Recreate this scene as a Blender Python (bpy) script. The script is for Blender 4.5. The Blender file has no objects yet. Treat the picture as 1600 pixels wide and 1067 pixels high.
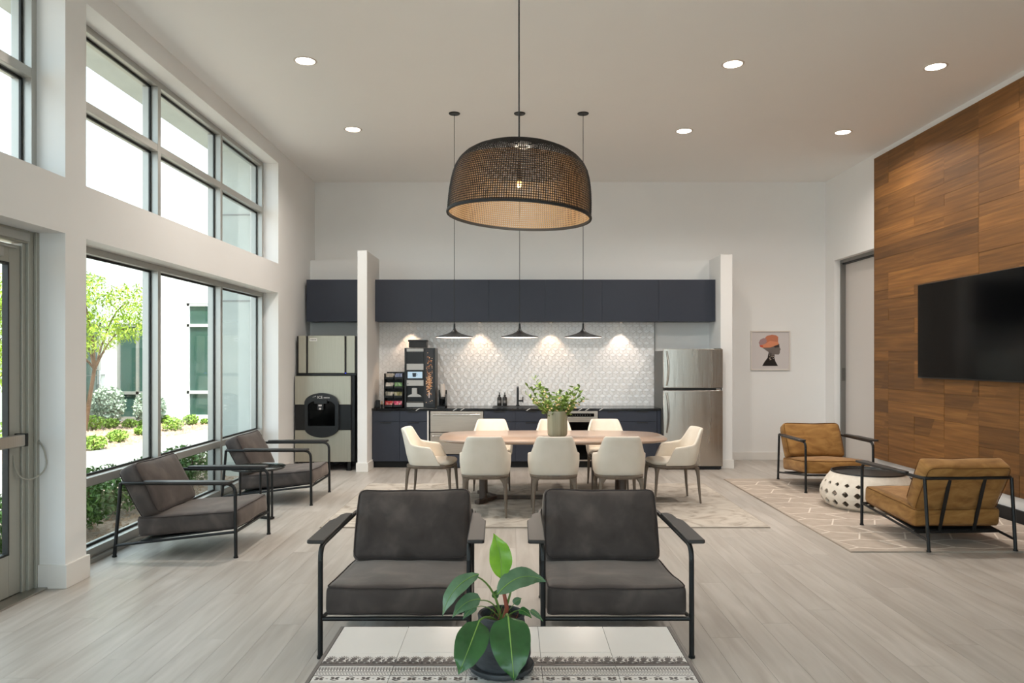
import bpy, bmesh, math, random
from mathutils import Vector, Matrix, Euler
random.seed(7)
C = bpy.context.scene.collection
SC = bpy.context.scene
PI = math.pi
R = math.radians

# ------------------------------------------------------------------ camera
EYE = 1.65
FPX = 1150.0            # focal length in pixels of the 1600 px wide frame
cam_d = bpy.data.cameras.new('camera')
cam_d.sensor_width = 36.0
cam_d.lens = FPX / 1600 * 36
cam_d.shift_x = -1 / 1600
cam_d.shift_y = 26.5 / 1600
cam_d.clip_start = 0.05
cam_d.clip_end = 300
cam = bpy.data.objects.new('camera', cam_d)
cam.location = (0, 0, EYE)
cam.rotation_euler = (PI / 2, 0, 0)
C.objects.link(cam)
SC.camera = cam

def at(px, py, Y):      # point at distance Y seen at that place of the photograph
    return Vector(((px - 801) / FPX * Y, Y, EYE - (py - 560) / FPX * Y))

# ------------------------------------------------------------------ world, sun, exposure
SC.view_settings.view_transform = 'Standard'
SC.view_settings.look = 'None'
SC.view_settings.gamma = 1
SC.view_settings.use_curve_mapping = False
SC.view_settings.exposure = 0.98
SC.cycles.max_bounces = 10
SC.cycles.diffuse_bounces = 6
SC.cycles.glossy_bounces = 4
SC.cycles.transmission_bounces = 8
SC.cycles.transparent_max_bounces = 16
SC.cycles.sample_clamp_indirect = 6
SC.cycles.caustics_reflective = False
SC.cycles.caustics_refractive = False
try:
    SC.cycles.use_denoising = True
except Exception:
    pass

world = bpy.data.worlds.new('overcast_sky')
SC.world = world
world.use_nodes = True
wn, wl = world.node_tree.nodes, world.node_tree.links
wn.clear()
w_out = wn.new('ShaderNodeOutputWorld')
w_bg = wn.new('ShaderNodeBackground')
w_tc = wn.new('ShaderNodeTexCoord')
w_mp = wn.new('ShaderNodeMapping'); w_mp.inputs['Scale'].default_value = (1, 1, 2.6)
w_nz = wn.new('ShaderNodeTexNoise'); w_nz.inputs['Scale'].default_value = 2.2; w_nz.inputs['Detail'].default_value = 7
w_rp = wn.new('ShaderNodeValToRGB')
w_rp.color_ramp.elements[0].position = .35; w_rp.color_ramp.elements[0].color = (.60, .74, .86, 1)
w_rp.color_ramp.elements[1].position = .62; w_rp.color_ramp.elements[1].color = (.82, .92, 1.0, 1)
wl.new(w_tc.outputs['Generated'], w_mp.inputs['Vector']); wl.new(w_mp.outputs[0], w_nz.inputs['Vector'])
wl.new(w_nz.outputs['Fac'], w_rp.inputs['Fac']); wl.new(w_rp.outputs['Color'], w_bg.inputs['Color'])
wl.new(w_bg.outputs[0], w_out.inputs['Surface'])
w_bg.inputs['Strength'].default_value = 1.9

sun_d = bpy.data.lights.new('sun', 'SUN'); sun_d.energy = 7.0; sun_d.angle = R(3); sun_d.color = (1, .97, .92)
sun = bpy.data.objects.new('sun', sun_d); C.objects.link(sun)
sun.rotation_euler = Vector((-.14, .36, -.93)).to_track_quat('-Z', 'Y').to_euler()

DOWNLIGHT_W = 16.0
DOWNLIGHT_COL = (1.0, .92, .84)
PUCK_W = 9.0

# ------------------------------------------------------------------ materials
def srgb(h):
    if isinstance(h, str):
        h = h.lstrip('#'); c = [int(h[i:i+2], 16) / 255 for i in (0, 2, 4)]
    else:
        c = list(h)
    return tuple([x / 12.92 if x <= .04045 else ((x + .055) / 1.055) ** 2.4 for x in c] + [1.0])

def mat(name, col, rough=.5, metal=0.0, emit=None, estr=0.0, spec=.5, coat=0.0, sheen=0.0):
    m = bpy.data.materials.new(name); m.use_nodes = True
    b = m.node_tree.nodes['Principled BSDF']
    b.inputs['Base Color'].default_value = srgb(col)
    b.inputs['Roughness'].default_value = rough
    b.inputs['Metallic'].default_value = metal
    b.inputs['Specular IOR Level'].default_value = spec
    if coat: b.inputs['Coat Weight'].default_value = coat
    if sheen:
        b.inputs['Sheen Weight'].default_value = sheen; b.inputs['Sheen Tint'].default_value = (.80, .68, .60, 1); b.inputs['Sheen Roughness'].default_value = .4
    if emit:
        b.inputs['Emission Color'].default_value = srgb(emit); b.inputs['Emission Strength'].default_value = estr
    return m

def tex_mat(name, cols, scale=(1, 1, 1), nscale=5.0, detail=4.0, rough=.6, metal=0.0, bump=0.0, bscale=None, rnd=0.0,
            pos=(.3, .7), coord='Object', dist=0.0, sheen=0.0, rvar=0.0, coat=0.0, bdist=.01):
    """Noise between two or more colours, stretched by scale; rnd varies tone from one object to the next."""
    m = mat(name, cols[0], rough, metal, sheen=sheen, coat=coat)
    nt = m.node_tree; n, l = nt.nodes, nt.links; b = n['Principled BSDF']
    tc = n.new('ShaderNodeTexCoord'); mp = n.new('ShaderNodeMapping'); mp.inputs['Scale'].default_value = scale
    l.new(tc.outputs[coord], mp.inputs['Vector'])
    nz = n.new('ShaderNodeTexNoise'); nz.inputs['Scale'].default_value = nscale; nz.inputs['Detail'].default_value = detail
    nz.inputs['Distortion'].default_value = dist
    vec = mp.outputs[0]
    oi = None
    if rnd:
        oi = n.new('ShaderNodeObjectInfo')
        ad = n.new('ShaderNodeVectorMath'); ad.operation = 'ADD'
        ml = n.new('ShaderNodeMath'); ml.operation = 'MULTIPLY'; ml.inputs[1].default_value = 37.0
        l.new(oi.outputs['Random'], ml.inputs[0]); l.new(vec, ad.inputs[0]); l.new(ml.outputs[0], ad.inputs[1]); vec = ad.outputs[0]
    l.new(vec, nz.inputs['Vector'])
    rp = n.new('ShaderNodeValToRGB'); el = rp.color_ramp.elements
    for i, c in enumerate(cols):
        p = pos[0] + (pos[1] - pos[0]) * i / max(1, len(cols) - 1)
        if i < 2: e = el[i]; e.position = p
        else: e = el.new(p)
        e.color = srgb(c)
    l.new(nz.outputs['Fac'], rp.inputs['Fac'])
    out = rp.outputs['Color']
    if rnd:
        hs = n.new('ShaderNodeHueSaturation')
        mr = n.new('ShaderNodeMapRange'); mr.inputs['To Min'].default_value = 1 - rnd; mr.inputs['To Max'].default_value = 1 + rnd
        l.new(oi.outputs['Random'], mr.inputs['Value']); l.new(mr.outputs[0], hs.inputs['Value']); l.new(out, hs.inputs['Color']); out = hs.outputs[0]
    l.new(out, b.inputs['Base Color'])
    if rvar:
        mr2 = n.new('ShaderNodeMapRange'); mr2.inputs['To Min'].default_value = rough - rvar; mr2.inputs['To Max'].default_value = rough + rvar
        l.new(nz.outputs['Fac'], mr2.inputs['Value']); l.new(mr2.outputs[0], b.inputs['Roughness'])
    if bump:
        n2 = nz
        if bscale:
            n2 = n.new('ShaderNodeTexNoise'); n2.inputs['Scale'].default_value = bscale; n2.inputs['Detail'].default_value = 3
            l.new(mp.outputs[0], n2.inputs['Vector'])
        bp = n.new('ShaderNodeBump'); bp.inputs['Strength'].default_value = bump; bp.inputs['Distance'].default_value = bdist
        l.new(n2.outputs['Fac'], bp.inputs['Height']); l.new(bp.outputs[0], b.inputs['Normal'])
    return m

def glass_mat(name, tint=(.93, .97, .95), gloss=.08, rough=0.0):
    m = bpy.data.materials.new(name); m.use_nodes = True
    n, l = m.node_tree.nodes, m.node_tree.links; n.clear()
    o = n.new('ShaderNodeOutputMaterial'); mx = n.new('ShaderNodeMixShader')
    t = n.new('ShaderNodeBsdfTransparent'); t.inputs[0].default_value = (*tint, 1)
    g = n.new('ShaderNodeBsdfGlossy'); g.inputs['Roughness'].default_value = rough
    f = n.new('ShaderNodeLayerWeight'); f.inputs['Blend'].default_value = .5
    pw_ = n.new('ShaderNodeMath'); pw_.operation = 'POWER'; pw_.inputs[1].default_value = 4.0
    mu = n.new('ShaderNodeMath'); mu.operation = 'MULTIPLY_ADD'; mu.inputs[1].default_value = .7; mu.inputs[2].default_value = gloss * .5
    l.new(f.outputs['Facing'], pw_.inputs[0]); l.new(pw_.outputs[0], mu.inputs[0])
    l.new(mu.outputs[0], mx.inputs[0]); l.new(t.outputs[0], mx.inputs[1]); l.new(g.outputs[0], mx.inputs[2])
    l.new(mx.outputs[0], o.inputs[0])
    return m

M = {}
M['wall'] = tex_mat('wall_paint', ['#e9e8e6', '#ebeae8'], nscale=2, rough=.85, bump=.03, bscale=180)
M['ceiling'] = tex_mat('ceiling_paint', ['#f1f0ee', '#f2f1ef'], nscale=2, rough=.9, bump=.02, bscale=150)
M['trim'] = mat('white_trim', '#e6e3de', .45)
M['floor'] = tex_mat('floor_vinyl', ['#a49b92', '#b5aea6', '#c2bbb4'], scale=(7, .7, 1), nscale=2.0, detail=7, rough=.40, rnd=.06, coord='Object', pos=(.25, .75), dist=.6, rvar=.06)
M['groove'] = mat('floor_joint', '#7d7168', .8)
M['frame'] = mat('window_aluminium', '#b3b2ad', .38, .55)
M['gasket'] = mat('gasket_black', '#10120f', .5)
M['doorframe'] = mat('door_aluminium', '#a9a79d', .42, .4)
M['glass'] = glass_mat('window_glass', (.95, .985, .975), .05)
M['tglass'] = glass_mat('table_glass', (.72, .78, .76), .45)
M['oglass'] = mat('dark_reflecting_glass', '#3a544c', .05, .0, spec=.8)
M['steel'] = tex_mat('brushed_steel', ['#a9a59e', '#b5b0a8'], scale=(60, 60, 1), nscale=3, rough=.3, metal=1.0, rvar=.05)
M['fridge_steel'] = tex_mat('fridge_steel', ['#b4ada4', '#bfb7ad'], scale=(5, 5, .4), nscale=2, detail=3, rough=.26, metal=1.0, rvar=.05, bump=.10, bdist=.02)
M['steel_h'] = tex_mat('brushed_steel_warm', ['#b9aea2', '#c4b9ad'], scale=(1, 1, 60), nscale=3, rough=.33, metal=.9, rvar=.05)
M['chrome'] = mat('chrome', '#d8d8d6', .12, 1)
M['champagne'] = tex_mat('champagne_steel', ['#b1ad9e', '#bab6a7'], scale=(40, 40, 1), nscale=2, rough=.4, metal=.75)
M['panelgrey'] = mat('panel_light_grey', '#b4b5b3', .35)
M['applegrey'] = mat('appliance_grey', '#5b5954', .5)
M['black'] = mat('black_plastic', '#101112', .4)
M['satin'] = mat('black_satin', '#17181a', .35)
M['metal'] = mat('black_powder_metal', '#1b1c1d', .42, .3)
M['armpad'] = mat('arm_pad_wood', '#2c2927', .42)
M['navy'] = tex_mat('navy_laminate', ['#262b38', '#292e3b'], nscale=2, rough=.5)
M['toe'] = mat('toe_kick', '#0c0d0f', .6)
M['screen'] = mat('screen_black', '#010101', .14, spec=.16)
M['bezel'] = mat('screen_bezel', '#0a0a0b', .35)
M['grey_fab'] = tex_mat('grey_velvet', ['#37302d', '#443c39', '#5a514c'], nscale=5, detail=5, rough=.85, bump=.15, bscale=60, sheen=.45, dist=.5, bdist=.004)
M['piping'] = mat('dark_piping', '#38302e', .9)
M['mustard'] = tex_mat('mustard_velvet', ['#7d5522', '#936933', '#a77c43'], nscale=4.5, detail=6, rough=.85, bump=.2, bscale=50, sheen=.3, dist=1.2, bdist=.005, scale=(1, 1, 2.4))
M['mpiping'] = mat('mustard_piping', '#6d4618', .9)
M['cream'] = tex_mat('cream_leather', ['#d6cdbe', '#ddd4c7'], nscale=6, rough=.55, bump=.05, bscale=120, bdist=.003)
M['chairwood'] = tex_mat('taupe_wood', ['#63574b', '#75685b'], scale=(6, 6, 1), nscale=4, rough=.5)
M['tabletop'] = tex_mat('table_walnut', ['#9a8474', '#a18b7b'], scale=(1, 6, 1), nscale=2, rough=.3, coat=.25, dist=.2)
M['tablebase'] = tex_mat('table_base_wood', ['#46372c', '#54443a'], scale=(6, 6, 1), nscale=3, rough=.4)
M['rug'] = tex_mat('cream_rug', ['#a0968a', '#b9b0a5', '#c3bbb0'], nscale=3.0, detail=9, rough=.97, bump=.5, bscale=140, dist=2.2, pos=(.35, .6), bdist=.006)
M['rug2'] = tex_mat('beige_rug', ['#aea093', '#bbaea1'], nscale=9, detail=6, rough=.97, bump=.5, bscale=160, bdist=.006)
M['rugline'] = tex_mat('rug_line', ['#dcd2c6', '#e6dcd0'], nscale=12, rough=.97, bump=.4, bscale=150, bdist=.005)
M['rugedge'] = mat('rug_edge', '#a3978a', .95)
M['wood'] = tex_mat('oak_cladding', ['#5f3f1c', '#774f25', '#8f6432'], scale=(1, .55, 13), nscale=2.6, detail=8, rough=.6, rnd=.34, bump=.12, dist=.25, pos=(.25, .8), bdist=.002)
M['woodback'] = mat('cladding_backing', '#5b3a20', .7)
M['ledge'] = mat('marble_black', '#0c0c0e', .14)
M['vein'] = mat('marble_vein', '#d9d7d2', .2)
M['tile'] = mat('glazed_white_tile', '#efeeed', .22, coat=.3)
M['grout'] = mat('tile_grout', '#d3d0cc', .8)
M['ttile'] = tex_mat('cream_table_tile', ['#e6e2de', '#eae6e2'], nscale=3, rough=.22, coat=.2)
M['tprint'] = mat('tile_print', '#48413f', .3)
M['tprint2'] = mat('tile_print_pale', '#9b9190', .3)
M['tframe'] = mat('table_frame_grey', '#5f5b58', .4, .4)
M['pot'] = tex_mat('charcoal_clay', ['#2b2d30', '#3b3e41', '#54575a'], scale=(1, 1, 3), nscale=9, detail=8, rough=.85, bump=.5, bscale=45, bdist=.006)
M['soil'] = tex_mat('soil', ['#1c120c', '#3c2a1c'], nscale=60, rough=1, bump=.8)
def leaf_mat(name, c1, c2, rough=.22):
    m = tex_mat(name, [c1, c2], nscale=14, rough=rough, detail=3, bump=.5, bdist=.006)
    b = m.node_tree.nodes['Principled BSDF']; b.inputs['Transmission Weight'].default_value = 0.0
    b.inputs['Subsurface Weight'].default_value = 0.0
    return m
M['leaf'] = leaf_mat('leaf_green', '#234a22', '#356332')
M['leafb'] = leaf_mat('leaf_bright', '#5f9422', '#86b530')
M['leafg'] = leaf_mat('leaf_greyish', '#4a6a4c', '#638262')
M['rib'] = mat('leaf_rib', '#7fa34a', .5)
M['petiole'] = mat('petiole_green', '#5c7a35', .5)
M['redstem'] = mat('stem_red', '#8f4632', .5)
M['vase'] = tex_mat('sage_glaze', ['#7d7d68', '#92927c'], scale=(14, 14, .6), nscale=2.5, rough=.16, coat=.5, detail=3)
M['sprig'] = tex_mat('sprig_leaf', ['#55752c', '#86a34b'], nscale=20, rough=.45)
M['flower'] = mat('cream_blossom', '#e6c796', .6)
M['stem'] = mat('sprig_stem', '#6b5b33', .7)
M['drum'] = tex_mat('drum_white', ['#d6cdbf', '#e3dbce'], nscale=16, detail=6, rough=.7, bump=.35, bscale=40, bdist=.005)
M['tray'] = mat('drum_tray', '#221f1d', .4)
M['shade_dark'] = mat('black_cane', '#15110f', .65)
M['shade_tan'] = tex_mat('natural_cane', ['#c7a67e', '#dcc09a'], nscale=30, rough=.7)
_n = M['shade_tan'].node_tree; _b = _n.nodes['Principled BSDF']; _t = _n.nodes.new('ShaderNodeBsdfTranslucent'); _x = _n.nodes.new('ShaderNodeMixShader')
_t.inputs[0].default_value = srgb('#dcc09a'); _x.inputs[0].default_value = .5
_n.links.new(_b.outputs[0], _x.inputs[1]); _n.links.new(_t.outputs[0], _x.inputs[2]); _n.links.new(_x.outputs[0], _n.nodes['Material Output'].inputs[0])
M['bulb'] = mat('bulb_glow', '#ffcf8a', .3, emit='#ffb766', estr=1.6)
M['lamp_disc'] = mat('downlight_glow', '#ffffff', .3, emit='#fff3e2', estr=9)
M['pend_glow'] = mat('pendant_diffuser', '#ffffff', .4, emit='#ffe6d4', estr=2.6)
M['puck'] = mat('puck_glow', '#ffffff', .4, emit='#ffd9ae', estr=4)
M['ring'] = mat('downlight_ring', '#d9cfc6', .5)
M['paper'] = mat('print_paper', '#cfc8c6', .8)
M['pictframe'] = mat('picture_frame_white', '#dcd4cc', .5)
M['inner_wall'] = mat('inner_door', '#cfc8c2', .6)
M['jamb'] = mat('door_jamb_steel', '#85837f', .4, .6)
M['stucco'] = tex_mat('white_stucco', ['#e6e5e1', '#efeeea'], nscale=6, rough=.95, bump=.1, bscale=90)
M['stucco_shade'] = tex_mat('shade_toned_stucco', ['#bcc2bd', '#c6cbc6'], nscale=4, rough=.95)  # stucco with the shade of pier and wing put into its grey
M['path'] = tex_mat('concrete_path', ['#84827d', '#94928c'], nscale=2.5, detail=8, rough=.9)
M['gravel'] = tex_mat('gravel', ['#7f6c5e', '#a59282', '#bdac9e'], nscale=22, detail=6, rough=1, bump=.8, bscale=30, bdist=.03)
M['stone'] = tex_mat('gravel_stone', ['#8a7059', '#b59d86'], nscale=3, rough=.95)
M['bark'] = tex_mat('tree_bark', ['#5b4330', '#7b5f46'], scale=(8, 8, 1), nscale=4, rough=.95)
M['tree_leaf'] = tex_mat('tree_leaf', ['#7f9a22', '#a6bd33'], nscale=3, rough=.6)
M['hedge_leaf'] = tex_mat('hedge_leaf', ['#33591c', '#5c802b'], nscale=5, rough=.6)
M['sage_leaf'] = tex_mat('sage_leaf', ['#8fa08c', '#b5c2ae'], nscale=5, rough=.8)
M['tuft_leaf'] = tex_mat('tuft_leaf', ['#6d8f2f', '#9ab44a'], nscale=5, rough=.7)

# ------------------------------------------------------------------ mesh helpers
class MB:
    def __init__(s): s.v = []; s.f = []
    def add(s, vs, fs):
        o = len(s.v); s.v += [tuple(p) for p in vs]; s.f += [tuple(i + o for i in f) for f in fs]; return s
    def box(s, x0, x1, y0, y1, z0, z1, mtx=None):
        vs = [Vector(p) for p in ((x0,y0,z0),(x1,y0,z0),(x1,y1,z0),(x0,y1,z0),(x0,y0,z1),(x1,y0,z1),(x1,y1,z1),(x0,y1,z1))]
        if mtx: vs = [mtx @ p for p in vs]
        return s.add(vs, [(0,3,2,1),(4,5,6,7),(0,1,5,4),(1,2,6,5),(2,3,7,6),(3,0,4,7)])
    def obox(s, c, sz, rot=(0, 0, 0)):
        m = Matrix.Translation(c) @ Euler(rot).to_matrix().to_4x4()
        a, b, d = sz[0] / 2, sz[1] / 2, sz[2] / 2
        return s.box(-a, a, -b, b, -d, d, m)
    def loft(s, rings, closed=True, caps=True):
        n = len(rings[0]); vs = [p for r in rings for p in r]; fs = []
        m = n if closed else n - 1
        for i in range(len(rings) - 1):
            for j in range(m):
                k = (j + 1) % n
                fs.append((i*n+j, i*n+k, (i+1)*n+k, (i+1)*n+j))
        if caps and closed:
            fs.append(tuple(range(n))[::-1]); b = (len(rings) - 1) * n; fs.append(tuple(b + j for j in range(n)))
        return s.add(vs, fs)
    def tube(s, pts, r, n=8, closed=False, caps=True):
        pts = [Vector(p) for p in pts]; N = len(pts)
        rr = r if isinstance(r, (list, tuple)) else [r] * N
        rings = []; up = None
        for i, p in enumerate(pts):
            if closed: t = pts[(i + 1) % N] - pts[i - 1]
            else: t = (pts[min(i + 1, N - 1)] - pts[max(i - 1, 0)])
            t.normalize()
            if up is None:
                a = Vector((0, 0, 1)) if abs(t.z) < .9 else Vector((1, 0, 0)); up = (a - t * a.dot(t)).normalized()
            else:
                up = (up - t * up.dot(t))
                up = up.normalized() if up.length > 1e-6 else t.orthogonal().normalized()
            b = t.cross(up)
            rings.append([p + (up * math.cos(2*PI*k/n) + b * math.sin(2*PI*k/n)) * rr[i] for k in range(n)])
        if closed: rings.append(rings[0])
        return s.loft(rings, True, caps and not closed)
    def cyl(s, p0, p1, r0, r1=None, n=12):
        return s.tube([p0, p1], [r0, r0 if r1 is None else r1], n)
    def lathe(s, prof, n=24, c=(0, 0, 0), caps=False):
        rings = [[Vector((c[0] + r*math.cos(2*PI*k/n), c[1] + r*math.sin(2*PI*k/n), c[2] + z)) for k in range(n)] for r, z in prof]
        return s.loft(rings, True, caps)
    def prism(s, poly, z0, z1, mtx=None):
        a = [Vector((x, y, z0)) for x, y in poly]; b = [Vector((x, y, z1)) for x, y in poly]
        if mtx: a = [mtx @ p for p in a]; b = [mtx @ p for p in b]
        return s.loft([a, b])
    def poly(s, pts): return s.add(pts, [tuple(range(len(pts)))])
    def ball(s, c, r, n=10, m=6):
        rx, ry, rz = r if isinstance(r, (tuple, list)) else (r, r, r); c = Vector(c)
        rings = []
        for i in range(m + 1):
            a = -PI/2 + PI * i / m; a = max(-PI/2 + .02, min(PI/2 - .02, a))
            rings.append([c + Vector((rx*math.cos(a)*math.cos(2*PI*k/n), ry*math.cos(a)*math.sin(2*PI*k/n), rz*math.sin(a))) for k in range(n)])
        return s.loft(rings)
    def build(s, name, m, parent=None, smooth=True, bevel=0.0, angle=38, seg=2):
        me = bpy.data.meshes.new(name); me.from_pydata(s.v, [], s.f); me.update()
        me.validate()
        if smooth:
            me.shade_smooth(); me.set_sharp_from_angle(angle=R(angle))
        me.materials.append(M[m] if isinstance(m, str) else m)
        o = bpy.data.objects.new(name, me); C.objects.link(o)
        if parent: o.parent = parent
        if bevel:
            bm = o.modifiers.new('bevel', 'BEVEL'); bm.width = bevel; bm.segments = seg; bm.limit_method = 'ANGLE'; bm.angle_limit = R(40)
            bm.harden_normals = False
        return o

def tag(o, label=None, cat=None, group=None, kind=None):
    if label: o['label'] = label
    if cat: o['category'] = cat
    if group: o['group'] = group
    if kind: o['kind'] = kind
    return o
def thing(name, label, cat, loc=(0, 0, 0), rz=0.0, group=None):
    o = bpy.data.objects.new(name, None); C.objects.link(o); o.empty_display_size = .1
    o.location = loc; o.rotation_euler = (0, 0, rz)
    return tag(o, label, cat, group)
def struct(o): o['kind'] = 'structure'; return o
def copy_tree(o, parent=None):
    c = o.copy(); C.objects.link(c); c.parent = parent
    for ch in list(o.children): copy_tree(ch, c)
    return c
def arc(p0, pc, p1, n=6):   # quadratic curve with control point pc
    p0, pc, p1 = Vector(p0), Vector(pc), Vector(p1)
    return [(1-t)**2 * p0 + 2*t*(1-t) * pc + t*t * p1 for t in [i / n for i in range(n + 1)]]
def rrect(w, h, r, n=5, cx=0, cy=0):
    pts = []
    for sx, sy, a0 in ((1, 1, 0), (-1, 1, PI/2), (-1, -1, PI), (1, -1, 1.5*PI)):
        for i in range(n + 1):
            a = a0 + PI/2 * i / n
            pts.append((cx + sx*(w/2 - r) + r*math.cos(a), cy + sy*(h/2 - r) + r*math.sin(a)))
    return pts
def rotx(a): return Matrix.Rotation(a, 4, 'X')
def txt(s, size, m, parent, mtx, name='lettering', align='CENTER', ext=.0006):
    cu = bpy.data.curves.new(name, 'FONT'); cu.body = s; cu.size = size; cu.align_x = align; cu.align_y = 'CENTER'; cu.extrude = ext
    tmp = bpy.data.objects.new(name + '_outline', cu); C.objects.link(tmp)
    me = bpy.data.meshes.new_from_object(tmp.evaluated_get(bpy.context.evaluated_depsgraph_get()))
    bpy.data.objects.remove(tmp); me.name = name; me.materials.clear(); me.materials.append(M[m])
    o = bpy.data.objects.new(name, me); C.objects.link(o); o.parent = parent; o.matrix_local = mtx
    return o
FACE_CAM = rotx(PI/2)   # xy-plane text turned to stand upright facing -Y
# ================================================================== the room shell
XL, XR, YB, YF, ZC = -3.215, 5.087, 11.97, -4.0, 4.52
XO = -3.60              # outer face of the window wall
XFR = -3.42             # inner face of the window frames

# floor: a base slab and single planks running away from the camera
floor = struct(MB().box(XO, XR + .3, YF - .2, YB + .2, -.12, -.012).build('floor', 'groove', smooth=False))
pw = .19
x = XO + .02; col = 0
plank_cache = {}
while x < XR - .01:
    w = min(pw, XR + .02 - x)
    y = 2.2 - (col * .83) % 1.9
    while y < YB:
        y0 = max(y, 2.2); y1 = min(y + 1.95, YB)
        if y1 - y0 > .02:
            key = (round(w, 3), round(y1 - y0, 2))
            if key not in plank_cache:
                o = MB().box(0, w - .0012, 0, y1 - y0 - .0012, -.012, 0).build('floor_plank', 'floor', floor, smooth=False)
                plank_cache[key] = o
            else:
                o = plank_cache[key].copy(); C.objects.link(o)
            o.location = (x, y0, 0)
        y += 1.95
    x += pw; col += 1
mb = MB(); x = XO + .02
while x < XR - .01:
    w = min(pw, XR + .02 - x); mb.box(x, x + w - .0012, YF, 2.2 - .0012, -.012, 0); x += pw
tag(mb.build('floor_plank', 'floor', floor, smooth=False), kind='stuff')

ceiling = struct(MB().box(XO - .05, XR + .4, YF - .2, YB + .3, ZC, ZC + .16).build('ceiling', 'ceiling', smooth=False))

# window wall with its openings
OPEN = [(3.25, 5.29, 0, 2.55), (5.55, 10.10, 0, 2.55), (5.55, 10.10, 2.95, 4.33), (.76, 5.29, 2.95, 4.33),
        (-1.6, 3.0, 0, 2.55), (-3.9, .5, 2.95, 4.33)]
ys = sorted({YF - .2, YB + .2} | {o[0] for o in OPEN} | {o[1] for o in OPEN})
mb = MB()
for a, b in zip(ys[:-1], ys[1:]):
    cut = sorted([(o[2], o[3]) for o in OPEN if o[0] <= a + 1e-6 and o[1] >= b - 1e-6])
    z = -.1
    for c0, c1 in cut:
        if c0 > z + .2: mb.box(XO, XL, a, b, z, c0)
        z = c1
    mb.box(XO, XL, a, b, z, ZC)
wall_left = struct(mb.build('wall_left', 'wall', smooth=False))

mb = MB().box(XL - .4, XR + .4, YB, YB + .2, -.1, ZC)
wall_back = struct(mb.build('wall_back', 'wall', smooth=False))
# wall behind the camera, left open for the added fill glazing
mb = MB()
mb.box(XO, -2.4, YF - .2, YF, -.1, ZC); mb.box(4.3, XR + .4, YF - .2, YF, -.1, ZC)
mb.box(-2.4, 4.3, YF - .2, YF, 4.2, ZC)
wall_front = struct(mb.build('wall_front', 'wall', smooth=False))
# right wall with the tall door recess
mb = MB().box(XR, XR + .3, YF - .2, 10.25, -.1, ZC)
mb.box(XR, XR + .3, 11.64, YB + .2, -.1, ZC); mb.box(XR, XR + .3, 10.25, 11.64, 3.2, ZC); mb.box(XR + .28, XR + .3, 10.25, 11.64, -.1, 3.2)
wall_right = struct(mb.build('wall_right', 'wall', smooth=False))

# kitchen niche: furred wall with ledge, two stub partitions
NX0, NX1, NXR, NY = -2.257, -2.117, 3.122, 11.69
struct(MB().box(XL, NXR, NY, YB, 0, 3.21).build('wall_niche_back', 'wall', smooth=False))
struct(MB().box(NX0, NX1, 10.70, NY, 0, 3.22).build('wall_niche_left', 'wall', smooth=False, bevel=.004))
struct(MB().box(NXR, 3.30, 11.05, YB, 0, 3.21).build('wall_niche_right', 'wall', smooth=False, bevel=.004))

# baseboards
def base(name, x0, x1, y0, y1, m='trim', h=.13):
    return struct(MB().box(x0, x1, y0, y1, 0, h).build(name, m, smooth=False, bevel=.004))
base('baseboard_back', 3.30, XR, YB - .018, YB)
base('baseboard_niche_left', NX0 - .018, NX1 + .018, 10.682, 11.12)
base('baseboard_niche_right', NXR + .0, 3.318, 11.032, YB - .018)
base('baseboard_right', XR - .03, XR, YF, 10.25, 'toe', .13)
base('baseboard_right_end', XR - .018, XR, 11.64, YB - .018)
base('baseboard_left_end', XL, XL + .018, 10.10, 10.60, 'trim', .16)
mb = MB().box(XL - .20, XL + .02, 5.27, 5.57, 0, .17)
struct(mb.build('baseboard_left', 'trim', smooth=False, bevel=.004))
base('baseboard_left_near', XL - .02, XL + .018, 3.0, 3.25)

# ---- windows
def window(name, y0, y1, z0, z1, muls, rails, bottom=.07):
    fr = MB(); d0, d1 = XFR, XFR - .15
    w = .055
    fr.box(d1, d0, y0, y0 + w, z0, z1); fr.box(d1, d0, y1 - w, y1, z0, z1)
    fr.box(d1, d0, y0 + w, y1 - w, z1 - w, z1); fr.box(d1, d0, y0 + w, y1 - w, z0, z0 + bottom)
    root = struct(fr.build(name, 'frame', smooth=False, bevel=.003))
    edges = [y0 + w] + [e for m in muls for e in (m - .03, m + .03)] + [y1 - w]
    for m_ in muls:
        MB().box(d1, d0 + .002, m_ - .03, m_ + .03, z0 + bottom, z1 - w).build('mullion', 'frame', root, smooth=False, bevel=.003)
    zed = [z0 + bottom] + [e for r in rails for e in (r - .035, r + .035)] + [z1 - w]
    for i in range(0, len(edges), 2):
        a, b = edges[i], edges[i + 1]
        for r in rails:
            MB().box(d1, d0, a, b, r - .035, r + .035).build('rail', 'frame', root, smooth=False, bevel=.003)
        for k in range(0, len(zed), 2):
            c, e = zed[k], zed[k + 1]
            g = MB().box(-3.496, -3.488, a, b, c, e).build('pane', 'glass', root, smooth=False)
            q = MB(); t = .020
            q.box(-3.50, -3.484, a, a + t, c, e); q.box(-3.50, -3.484, b - t, b, c, e)
            q.box(-3.50, -3.484, a + t, b - t, c, c + t); q.box(-3.50, -3.484, a + t, b - t, e - t, e)
            q.build('gasket', 'gasket', g, smooth=False)
    return root
window('window_1', 5.55, 10.10, .03, 2.55, [7.124, 8.644], [.65], .075)
window('window_2', 5.55, 10.10, 2.95, 4.33, [7.124, 8.644], [3.68], .055)
window('window_3', .76, 5.29, 2.95, 4.33, [2.27, 3.78], [3.68], .055)
window('window_4', -1.6, 3.0, .03, 2.55, [-.07, 1.46], [.65], .075)
window('window_5', -3.9, .5, 2.95, 4.33, [-2.4, -1.0], [3.68], .055)
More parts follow.
